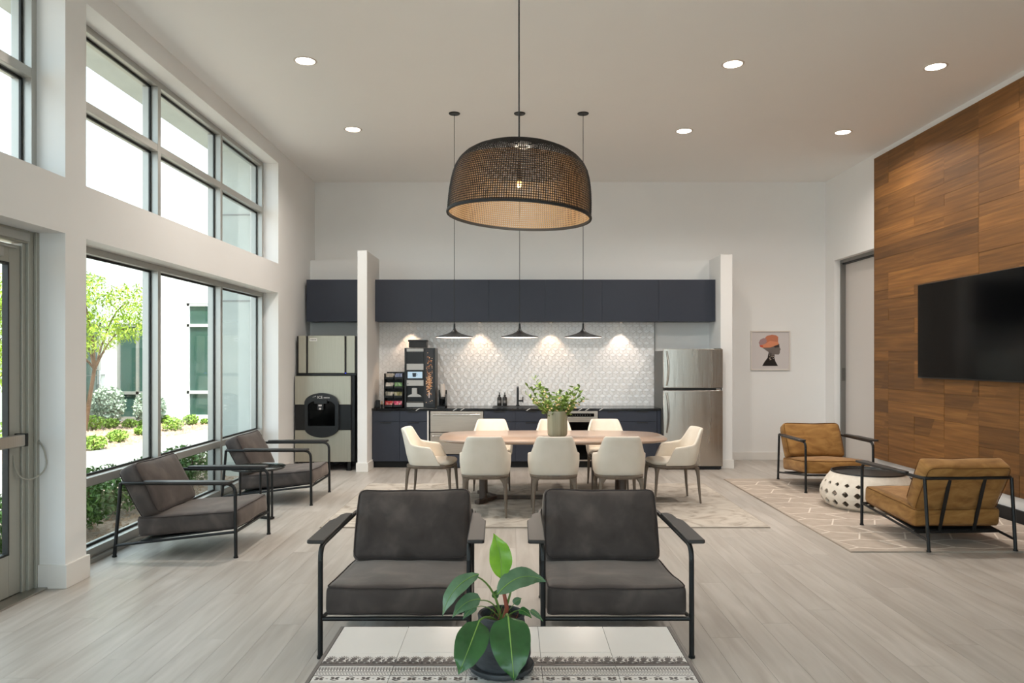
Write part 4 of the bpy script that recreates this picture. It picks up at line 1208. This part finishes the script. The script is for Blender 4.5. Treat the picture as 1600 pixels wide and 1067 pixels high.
MB().box(.54, 1.25, FY - .022, FY, .11, .70).build('door_frame', 'steel_h', t, smooth=False)

# countertop with veins and sink
ct = thing('countertop', 'long black marble countertop with white veins', 'countertop', (0, 0, 0))
MB().box(NX1 + .001, 2.225, 11.045, NY - .012, .866, .900).build('slab', 'ledge', ct, smooth=False, bevel=.002)
vn = MB()
for x in (-1.46, -.90, -.79, .98, 1.085, 1.29, .2):
    for (a, b_) in (((x, 11.044, .869), (x + .05, 11.044, .899)),):
        vn.add([(a[0], 11.0435, .868), (a[0] + .016, 11.0435, .868), (b_[0] + .02, 11.0435, .899), (b_[0] + .0, 11.0435, .899)], [(0, 1, 2, 3)])
    vn.add([(x + .05, 11.045, .9006), (x + .07, 11.045, .9006), (x + .20, 11.30, .9006), (x + .19, 11.30, .9006)], [(0, 1, 2, 3)])
    vn.add([(x + .19, 11.30, .9006), (x + .20, 11.30, .9006), (x + .42, 11.66, .9006), (x + .415, 11.66, .9006)], [(0, 1, 2, 3)])
vn.build('vein', 'vein', ct, smooth=False)
sk = MB(); sk.box(-.31, .45, 11.20, 11.22, .899, .908); sk.box(-.31, .45, 11.55, 11.60, .899, .908); sk.box(-.31, -.28, 11.22, 11.55, .899, .908); sk.box(.42, .45, 11.22, 11.55, .899, .908)
sk.box(-.28, .42, 11.22, 11.55, .899, .901)
t = thing('sink', 'black inset sink in the marble countertop', 'sink', (0, 0, 0))
sk.build('basin_rim', 'satin', t, smooth=False)
# faucet
t = thing('faucet', 'tall square matte black faucet with side lever at the sink', 'faucet', (0, 0, 0))
fx = at(809, 600, 11.57).x
MB().lathe([(.0005, .0), (.028, 0), (.028, .012), (.018, .016), (.018, .30), (.0005, .30)], 16, (fx, 11.57, .908)).build('column', 'satin', t)
MB().cyl((fx, 11.585, 1.19), (fx, 11.36, 1.19), .013, n=12).cyl((fx, 11.37, 1.19), (fx, 11.37, 1.16), .012, n=12).build('spout', 'satin', t)
lv = MB().cyl((fx, 11.57, .985), (fx + .085, 11.57, .985), .013, n=10).cyl((fx + .08, 11.57, .96), (fx + .08, 11.57, 1.05), .008, n=8)
lv.build('lever', 'satin', t)
# soap bottles
for k, (px, lb) in enumerate(((780, 'left'), (788.5, 'right'))):
    p = at(px, 635, 11.40)
    t = thing('soap_bottle', 'small dark amber pump bottle with white label, %s of the pair by the sink' % lb, 'bottle', (p.x, 11.58, .9085), group='pump bottles by the sink')
    MB().lathe([(.0005, 0), (.033, 0), (.036, .006), (.036, .115), (.030, .132), (.014, .142), (.014, .155), (.0005, .155)], 20).build('body', 'tray', t)
    MB().lathe([(.0364, .04), (.0366, .085)], 20).build('label_band', 'applegrey', t)
    for r_ in range(3): MB().box(-.014, .014, -.0375, -.0368, .050 + .012*r_, .053 + .012*r_).build('printed_line', 'paper', t, smooth=False)
    MB().lathe([(.016, .150), (.016, .168), (.006, .172), (.006, .195), (.012, .197), (.012, .205), (.0005, .206)], 14).cyl((0, 0, .200), (-.0, -.035, .196), .005, n=8).build('pump', 'satin', t)

# upper cabinets
def upper(name, label, x0, x1, n, y0=11.32, y1=NY - .002):
    t = thing(name, label, 'cabinet', (0, 0, 0), group='navy wall cabinets')
    MB().box(x0, x1, y0 + .02, y1, 2.222, 2.861).build('carcass', 'navy', t, smooth=False)
    w = (x1 - x0) / n
    for i in range(n):
        MB().box(x0 + i*w + .0012, x0 + (i+1)*w - .0012, y0, y0 + .0195, 2.218, 2.862).build('door', 'navy', t, smooth=False)
    return t
upper('wall_cabinet', 'long row of navy wall cabinets above the backsplash', NX1 + .002, NXR - .003, 6)
upper('wall_cabinet', 'short navy wall cabinet above the ice machine', XL + .045, NX0 - .002, 1)
# puck lights
for x, lb in ((-1.60, 'above the coffee machine'), (-.515, 'left of the middle pendant'), (.60, 'between the middle and right pendants'), (1.70, 'nearest the refrigerator')):
    t = thing('puck_light', 'small warm puck light under the wall cabinets, ' + lb, 'light', (x, 11.53, 2.218), group='puck lights under the cabinets')
    MB().lathe([(.0005, -.008), (.026, -.008)], 20).build('lens', 'puck', t)
    MB().lathe([(.026, -.010), (.034, -.010), (.034, 0), (.0005, 0)], 20).build('housing', 'steel', t)
    ld = bpy.data.lights.new('puck', 'SPOT'); ld.energy = PUCK_W; ld.color = (1, .70, .48) if x < 1 else (1, .80, .68); ld.spot_size = R(88); ld.spot_blend = .45; ld.shadow_soft_size = .02
    lo = bpy.data.objects.new('puck_lamp', ld); C.objects.link(lo); lo.parent = t; lo.location = (0, 0, -.015); lo.rotation_euler = (R(-2), 0, 0)

# coffee machine
cx0, cx1, cyf, cyb = -1.646, -1.180, 11.20, 11.60; cz = .9005
t = thing('coffee_machine', 'tall black bean-to-cup coffee machine with touch screen and bean print panel', 'coffee machine', (0, 0, 0))
xs = -1.345
bd_ = MB(); bd_.box(cx0, cx1, cyf + .10, cyb, cz, 1.81); bd_.box(cx0, cx0 + .03, cyf, cyf + .10, cz, 1.81); bd_.box(xs - .005, cx1, cyf, cyf + .10, cz, 1.81)
bd_.box(cx0 + .03, xs - .005, cyf, cyf + .10, 1.23, 1.81); bd_.box(cx0 + .03, xs - .005, cyf, cyf + .10, cz, .985)
bd_.build('body', 'satin', t, smooth=False, bevel=.003)
for z0, z1, m in ((1.755, 1.80, 'panelgrey'), (1.58, 1.745, 'satin'), (1.475, 1.57, 'panelgrey'), (1.235, 1.32, 'panelgrey'), (.912, .975, 'panelgrey')):
    MB().box(cx0 + .034, xs - .012, cyf - .006, cyf + .001, z0, z1).build('front_panel', m, t, smooth=False, bevel=.002)
MB().box(cx0 + .030, xs - .008, cyf - .010, cyf + .001, 1.335, 1.462).build('screen_frame', 'black', t, smooth=False)
M['display'] = mat('display_glow', '#9fb4c4', .3, emit='#a9c0d2', estr=.28); M['icon'] = mat('icon_dark', '#23303c', .5)
sc_ = MB().box(cx0 + .05, xs - .028, cyf - .0115, cyf - .009, 1.35, 1.448).build('screen', 'display', t, smooth=False)
ic = MB(); xm = (cx0 + xs)/2; ic.prism([(xm - .024, 1.37), (xm + .024, 1.37), (xm + .030, 1.43), (xm - .030, 1.43)], 0, .001, Matrix.Translation((0, cyf - .0118, 0)) @ rotx(PI/2))
ic.tube([(xm + .028, cyf - .0125, 1.418), (xm + .045, cyf - .0125, 1.412), (xm + .040, cyf - .0125, 1.39), (xm + .026, cyf - .0125, 1.386)], .003, 5)
ic.build('cup_icon', 'icon', sc_, smooth=False)
MB().box(cx0 + .048, cx0 + .06, cyf - .0075, cyf - .005, 1.262, 1.275).build('button', 'black', t, smooth=False)
# brew nozzle
MB().box(xm - .038, xm + .038, cyf + .0, cyf + .06, 1.10, 1.20).build('spout', 'panelgrey', t, smooth=False, bevel=.006)
MB().prism([(xm - .105, 1.065), (xm + .105, 1.065), (xm + .095, 1.085), (xm + .04, 1.11), (xm - .04, 1.11), (xm - .095, 1.085)], -.04, .0, Matrix.Translation((0, cyf + .005, 0)) @ rotx(PI/2)).build('nozzle_plate', 'panelgrey', t, smooth=False)
MB().box(cx0 + .04, xs - .015, cyf + .0, cyf + .095, .986, .992).build('drip_grid', 'applegrey', t, smooth=False)
# bean print
M['icon2'] = mat('print_panel_dark', '#303034', .5)
MB().box(xs + .02, cx1 - .035, cyf - .003, cyf + .001, .955, 1.785).build('print_panel', 'icon2', t, smooth=False)
M['bean'] = mat('bean_print', '#d08a52', .6); M['bean2'] = mat('bean_print_light', '#f0c79c', .6)
rng = random.Random(9)
for m, n in (('bean', 120), ('bean2', 70)):
    bn = MB()
    for k in range(n):
        z = rng.gauss(1.27, .11) if k % 9 else rng.uniform(1.5, 1.74)
        x = rng.gauss((xs + cx1)/2 - .008, .024); x = min(max(x, xs + .03), cx1 - .045); z = min(max(z, .97), 1.76)
        a = rng.uniform(0, 3); rx, rz_ = .0072, .005
        bn.poly([(x + rx*math.cos(2*PI*q/6 + a), cyf - (.0036 if m == 'bean' else .0039), z + rz_*1.3*math.sin(2*PI*q/6 + a)) for q in range(6)][::1])
    bn.build('bean_print', m, t, smooth=False)
MB().box((xs+cx1)/2 - .016, (xs+cx1)/2 - .001, cyf - .006, cyf - .003, 1.05, 1.13).build('badge', 'paper', t, smooth=False)
hp = MB().box(cx0 + .055, xs + .02, 11.27, 11.47, 1.815, 1.905).build('bean_hopper', 'tray', t, smooth=False, bevel=.004)
MB().box(cx0 + .045, xs + .03, 11.26, 11.48, 1.905, 1.935).build('lid', 'black', hp, smooth=False, bevel=.004)

# condiment organiser with packets
ox0, ox1 = -1.965, -1.680
t = thing('condiment_organiser', 'black four-tier organiser left of the coffee machine', 'organiser', (0, 0, 0))
og = MB(); tiers = [(.905, 11.20), (1.045, 11.23), (1.185, 11.26), (1.325, 11.29)]
for s in (ox0, ox1 - .008): og.box(s, s + .008, 11.24, 11.52, .9005, 1.42)
og.box(ox0, ox1, 11.50, 11.52, .9005, 1.44)
og.build('frame', 'black', t, smooth=False)
cols = [('#d23a3f', '#e2527a'), ('#c9c2b4', '#8f8a52'), ('#cfc9c0', '#8fc27e'), ('#bfb3a2', '#8f9cc0')]
om = (ox0 + ox1)/2
for i, (z, y) in enumerate(tiers):
    for j, (a, b_) in enumerate(((ox0, om), (om, ox1))):
        b0 = MB(); b0.box(a + .002, b_ - .002, y, y + .006, z, z + .040); b0.box(a + .002, b_ - .002, y, y + .20, z, z + .006); b0.box(a + .002, a + .008, y, y + .20, z, z + .06); b0.box(b_ - .008, b_ - .002, y, y + .20, z, z + .06)
        b0.build('bin', 'black', t, smooth=False)
        key = 'packet_%d%d' % (i, j); M[key] = tex_mat(key, [cols[i][j], '#e8e2da'], nscale=30, rough=.5, pos=(.5, .8))
        rng = random.Random(i*2 + j)
        for k in range(7):
            px_ = a + .022 + (b_ - a - .044) * k / 6; mt = Matrix.Translation((px_, y + .05 + rng.uniform(0, .05), z + .055)) @ Euler((rng.uniform(-.5, .2), rng.uniform(-.3, .3), rng.uniform(-.6, .6))).to_matrix().to_4x4()
            q = MB().box(-.019, .019, -.003, .003, -.040, .040, mt).build('sugar_packet', key, smooth=False)
            nm = {(0, 0): 'red', (0, 1): 'pink', (1, 0): 'cream', (1, 1): 'olive', (2, 0): 'white', (2, 1): 'green', (3, 0): 'tan', (3, 1): 'blue'}[(i, j)]
            tag(q, '%s packet in the %s tier of the black organiser' % (nm, ['bottom', 'third', 'second', 'top'][i]), 'packet', '%s packets in the organiser' % nm)
# cups and holders
p = at(701, 620, 11.35)
t = thing('cup_holder', 'black angled cup rack at the right of the coffee machine', 'holder', (0, 0, 0))
hb = MB(); hb.box(-1.150, -1.02, 11.42, 11.44, .9005, 1.16); hb.box(-1.028, -1.02, 11.20, 11.44, .9005, 1.10); hb.box(-1.15, -1.02, 11.20, 11.44, .9005, .92)
hb.build('rack', 'black', t, smooth=False)
t = thing('cup_stack', 'stack of white paper cups leaning in the black rack', 'cups', (-1.075, 11.34, 1.10), group=None)
for k in range(5):
    o = MB().lathe([(.034, -.045 + k*.026), (.042, .045 + k*.026), (.044, .047 + k*.026), (.044, .052 + k*.026), (.041, .050 + k*.026)], 18).build('cup', 'pictframe', t); o.rotation_euler = (R(-6), R(-5), 0)
t = thing('cup_stack', 'black cup lids stacked below the white cups', 'lids', (-1.085, 11.28, .985))
for k in range(3):
    o = MB().lathe([(.028, -.05 + k*.016), (.040, .02 + k*.016), (.044, .024 + k*.016), (.0005, .026 + k*.016)], 18).build('lid', 'satin', t); o.rotation_euler = (R(8), R(10), 0)
t = thing('stirrer_box', 'small black open box of wooden stirrers at the left end of the counter', 'box', (-2.06, 11.25, .9005))
bx = MB(); bx.box(-.03, .03, -.03, -.026, 0, .11); bx.box(-.03, .03, .026, .03, 0, .11); bx.box(-.03, -.026, -.026, .026, 0, .11); bx.box(.026, .03, -.026, .026, 0, .11); bx.box(-.03, .03, -.03, .03, 0, .004)
bx.build('box', 'black', t, smooth=False)
t = thing('sugar_jar', 'small jar of wooden stirrers beside the black organiser', 'jar', (-1.995, 11.22, .9005))
MB().lathe([(.0005, 0), (.018, 0), (.022, .05), (.020, .05), (.0005, .01)], 14).build('jar', 'black', t)
sr = MB(); rng = random.Random(2)
for k in range(8): sr.obox((rng.uniform(-.008, .008), rng.uniform(-.008, .008), .062), (.004, .0015, .075), (rng.uniform(-.12, .12), rng.uniform(-.12, .12), rng.uniform(0, 3)))
sr.build('stirrers', 'shade_tan', t, smooth=False)

# refrigerator
rx0, rx1, ryf, ryb = 2.234, 3.114, 10.89, 11.62
t = thing('refrigerator', 'stainless steel top-freezer refrigerator at the right of the counter', 'refrigerator', (0, 0, 0))
MB().box(rx0, rx1, ryf + .07, ryb, .04, 1.765).build('body', 'applegrey', t, smooth=False, bevel=.004)
def fdoor(z0, z1):
    rings = []
    n = 16; pts = []
    for i in range(n + 1):
        u = -1 + 2*i/n; pts.append(((rx0+rx1)/2 + u*(rx1-rx0)/2, ryf + .012*u*u))
    a = [Vector((x, y, z0)) for x, y in pts] + [Vector((rx1, ryf + .065, z0)), Vector((rx0, ryf + .065, z0))]
    b_ = [Vector((p.x, p.y, z1)) for p in a]
    return MB().loft([a, b_]).build('door', 'fridge_steel', t, bevel=.006)
dA = fdoor(1.215, 1.79); dB = fdoor(.055, 1.175)
def fhandle(par, z0, z1):
    h = MB()
    pts = [(rx0 + .045 + .028*math.sin(PI*i/12), ryf - .004 - .032*math.sin(PI*i/12), z0 + (z1 - z0)*i/12) for i in range(13)]
    h.tube(pts, .011, 8); h.build('handle', 'steel', par)
fhandle(dA, 1.25, 1.76); fhandle(dB, .55, 1.14)
MB().box(rx0 + .02, rx1 - .01, ryf + .02, ryf + .06, 1.178, 1.212).build('divider', 'gasket', t, smooth=False)
MB().box(rx1 - .10, rx1 - .03, ryf + .012, ryf + .03, 1.182, 1.206).build('hinge_badge', 'chrome', t, smooth=False)
MB().box(rx1 - .12, rx1 - .02, ryf + .01, ryf + .09, 1.79, 1.80).build('hinge_cover', 'applegrey', t, smooth=False)
MB().box(rx0 + .02, rx1 - .02, ryf + .03, ryf + .08, .012, .05).build('kick_plate', 'toe', t, smooth=False)
for xx in (rx0 + .06, rx1 - .05): MB().cyl((xx, ryf + .06, 0), (xx, ryf + .06, .04), .02, n=10).build('foot', 'black', t)

# ice machine
ix0, ix1, iyf = -3.188, -2.372, 10.78
t = thing('ice_dispenser', 'tall floor-standing ice dispenser with arched black nozzle bay', 'ice dispenser', (0, 0, 0))
MB().box(ix0 + .0, ix1 + .05, iyf + .04, 11.60, .14, 1.395).build('body', 'black', t, smooth=False, bevel=.004)
for z0, z1, m in ((.975, 1.392, 'champagne'), (.60, .972, 'bezel'), (.135, .597, 'champagne')):
    MB().box(ix0, ix1, iyf, iyf + .039, z0, z1).build('front_panel', m, t, smooth=False, bevel=.003)
cxi = -2.79
rgo = []; rgi = []
for k in range(64):
    a = 2*PI*k/64; ca, sa = math.cos(a), math.sin(a)
    zt = .82
    xo = .252 * (1 if abs(ca) > .55 else abs(ca)/.55)
    # outer outline: straight sides, arched top and bottom
    ux = max(-1, min(1, ca * 1.28)); xo = .252 * ux
    zo = zt + (.178 + .147 * math.sqrt(max(0, 1 - ux*ux))) * (1 if sa > 0 else -1) * (1 if abs(ca*1.28) < 1 else abs(sa) / math.sqrt(1 - 1/1.28**2))
    ui = max(-1, min(1, ca * 1.35)); xi = .198 * ui
    zi_full = .205 if sa > 0 else .155
    if sa > 0: zi_full -= .05 * max(0, abs(ui) - .7) / .3
    zi = zt + (zi_full if sa > 0 else -zi_full) * (1 if abs(ca*1.35) < 1 else abs(sa) / math.sqrt(1 - 1/1.35**2))
    rgo.append((cxi + xo, zo)); rgi.append((cxi + xi, zi))
def ring3(pts, y): return [Vector((x, y, z)) for x, z in pts]
ob = MB().loft([ring3(rgo, iyf - .001), ring3(rgo, iyf - .040), ring3([(cxi + (x-cxi)*.98, .82 + (z-.82)*.98) for x, z in rgo], iyf - .046), ring3(rgi, iyf - .046), ring3(rgi, iyf - .001)], True, False).build('nozzle_bay', 'satin', t, angle=30)
MB().box(cxi - .20, cxi + .20, iyf - .006, iyf - .002, .66, 1.03).build('bay_back', 'screen', ob, smooth=False)
nz_ = MB(); nz_.box(cxi - .10, cxi + .09, iyf - .075, iyf - .04, .99, 1.055); nz_.box(cxi - .055, cxi + .035, iyf - .07, iyf - .01, .90, .99)
nz_.build('nozzle', 'black', t, smooth=False, bevel=.006)
lb_ = MB(); lb_.box(cxi - .035, cxi + .012, iyf - .073, iyf - .0705, .955, .978); lb_.box(cxi - .028, cxi + .004, iyf - .073, iyf - .0705, .905, .93)
lb_.build('instruction_label', 'paper', t, smooth=False)
txt('ICE', .055, 'trim', t, Matrix.Translation((cxi - .02, iyf - .0475, 1.082)) @ FACE_CAM)
q = MB()
for k in range(5): q.box(cxi + .035 + k*.018, cxi + .047 + k*.018, iyf - .047, iyf - .0455, 1.070, 1.084)
for k in range(3): q.cyl((cxi - .085 - k*.018, iyf - .047, 1.098 - k*.006), (cxi - .085 - k*.018, iyf - .045, 1.098 - k*.006), .006 - .001*k, n=8)
q.build('lettering', 'trim', t, smooth=False)
for xx in (ix0 + .06, ix1 - .04):
    for yy in (iyf + .08, 11.5): MB().cyl((xx, yy, .012), (xx, yy, .14), .028, n=12).cyl((xx, yy, 0), (xx, yy, .014), .045, n=12).build('leg', 'black', t)
hs_ = MB().tube(arc((ix0 + .3, iyf + .25, .13), (ix0 + .5, iyf + .2, .03), (ix1 - .06, iyf + .25, .12), 8), .02, 8); hs_.build('hose', 'black', t)
t = thing('ice_maker', 'boxy champagne steel ice maker stacked on the ice dispenser', 'ice maker', (0, 0, 0))
jx0, jx1 = -3.155, -2.325; jy = iyf + .06; z0, z1 = 1.435, 1.985
MB().box(jx0 - .03, jx1 + .04, jy + .03, 11.5, 1.397, z1 - .005).build('body', 'tray', t, smooth=False, bevel=.004)
for a, b_ in ((jx0, jx0 + .112), (jx0 + .140, jx1 - .150), (jx1 - .122, jx1)): MB().box(a, b_, jy, jy + .029, z0, z1).build('front_panel', 'champagne', t, smooth=False, bevel=.004)
MB().box(jx0 - .02, jx1 + .02, jy - .02, jy + .029, 1.397, 1.43).build('drip_ledge', 'bezel', t, smooth=False, bevel=.004)
bg = MB().box(jx0 + .165, jx0 + .275, jy - .004, jy, 1.905, 1.948).build('badge', 'trim', t, smooth=False)
q = MB()
for k in range(7): q.box(jx0 + .180 + k*.0125, jx0 + .188 + k*.0125, jy - .0048, jy - .004, 1.918, 1.934)
q.build('lettering', 'applegrey', bg, smooth=False)
M['blue'] = mat('status_light', '#2a3bff', .4, emit='#2a3bff', estr=1.5)
MB().ball((jx1 - .135, jy - .004, 1.432), (.008, .004, .006), 8, 5).build('status_light', 'blue', t)

# ================================================================== television, picture
t = thing('television', 'large black flat television mounted on the oak wall', 'television', (0, 0, 0))
ty0, ty1, tz0, tz1 = 7.05, 9.085, 1.41, 2.555; tx = 5.0
MB().box(tx, tx + .035, ty0, ty1, tz0, tz1).build('housing', 'bezel', t, smooth=False, bevel=.004)
MB().box(tx - .003, tx, ty0 + .010, ty1 - .010, tz0 + .016, tz1 - .010).build('screen', 'screen', t, smooth=False)
MB().box(tx + .034, XR - .036, 7.7, 8.5, 1.75, 2.2).build('wall_mount', 'metal', t, smooth=False)
t = thing('framed_print', 'square white framed print of a head in profile with coral headwrap', 'picture', (4.185, YB, 1.78))
s = .32
f = MB(); f.box(-s, s, -.03, 0, -s, -s + .018); f.box(-s, s, -.03, 0, s - .018, s); f.box(-s, -s + .018, -.03, 0, -s + .018, s - .018); f.box(s - .018, s, -.03, 0, -s + .018, s - .018)
f.build('frame', 'pictframe', t, smooth=False, bevel=.002)
MB().box(-s + .018, s - .018, -.012, -.002, -s + .018, s - .018).build('paper', 'paper', t, smooth=False)
def art(name, col, pts, lift):
    M[name] = mat(name, col, .8)
    # points measured on the print, 240..890 across, 185..825 down
    P_ = [((x - 565) / 650 * .64, (505 - y) / 640 * .64) for x, y in pts]
    MB().prism(P_[::-1], 0, .0005, Matrix.Translation((0, -.0121 - lift, 0)) @ rotx(PI/2)).build(name, name, t, smooth=False)
art('print_neck', '#1d110b', [(540, 520), (640, 520), (632, 620), (650, 680), (692, 757), (432, 757), (470, 690), (520, 625)], .0003)
art('print_face', '#6f6560', [(430, 455), (500, 440), (560, 450), (640, 410), (710, 400), (718, 455), (738, 485), (726, 505), (724, 545), (705, 572), (640, 568), (610, 590), (545, 590), (535, 530), (490, 500)], .0006)
art('print_brow', '#3c3330', [(615, 430), (712, 395), (718, 452), (640, 460)], .0009)
art('print_wrap', '#c4795a', [(480, 300), (510, 268), (590, 250), (660, 258), (696, 285), (694, 370), (706, 405), (620, 440), (560, 460), (430, 462), (385, 425), (400, 400), (470, 390)], .0012)
art('print_bun', '#a58484', [(375, 380), (400, 330), (450, 305), (495, 310), (510, 360), (480, 400), (395, 425)], .0015)
art('print_band', '#d98b66', [(385, 425), (480, 400), (560, 350), (700, 370), (704, 405), (620, 435), (560, 455), (430, 455)], .0018)
art('print_red', '#cf4c33', [(388, 420), (440, 425), (450, 445), (400, 448)], .0021)
M['dots'] = mat('dots', '#c9b6a6', .8); q = MB(); rng = random.Random(8)
for k in range(34):
    x = rng.uniform(-.015, .055); z = rng.uniform(-.16, -.04); q.poly([(x + .006*math.cos(2*PI*i/5), -.0132, z + .006*math.sin(2*PI*i/5)) for i in range(5)])
q.build('print_dots', 'dots', t, smooth=False)
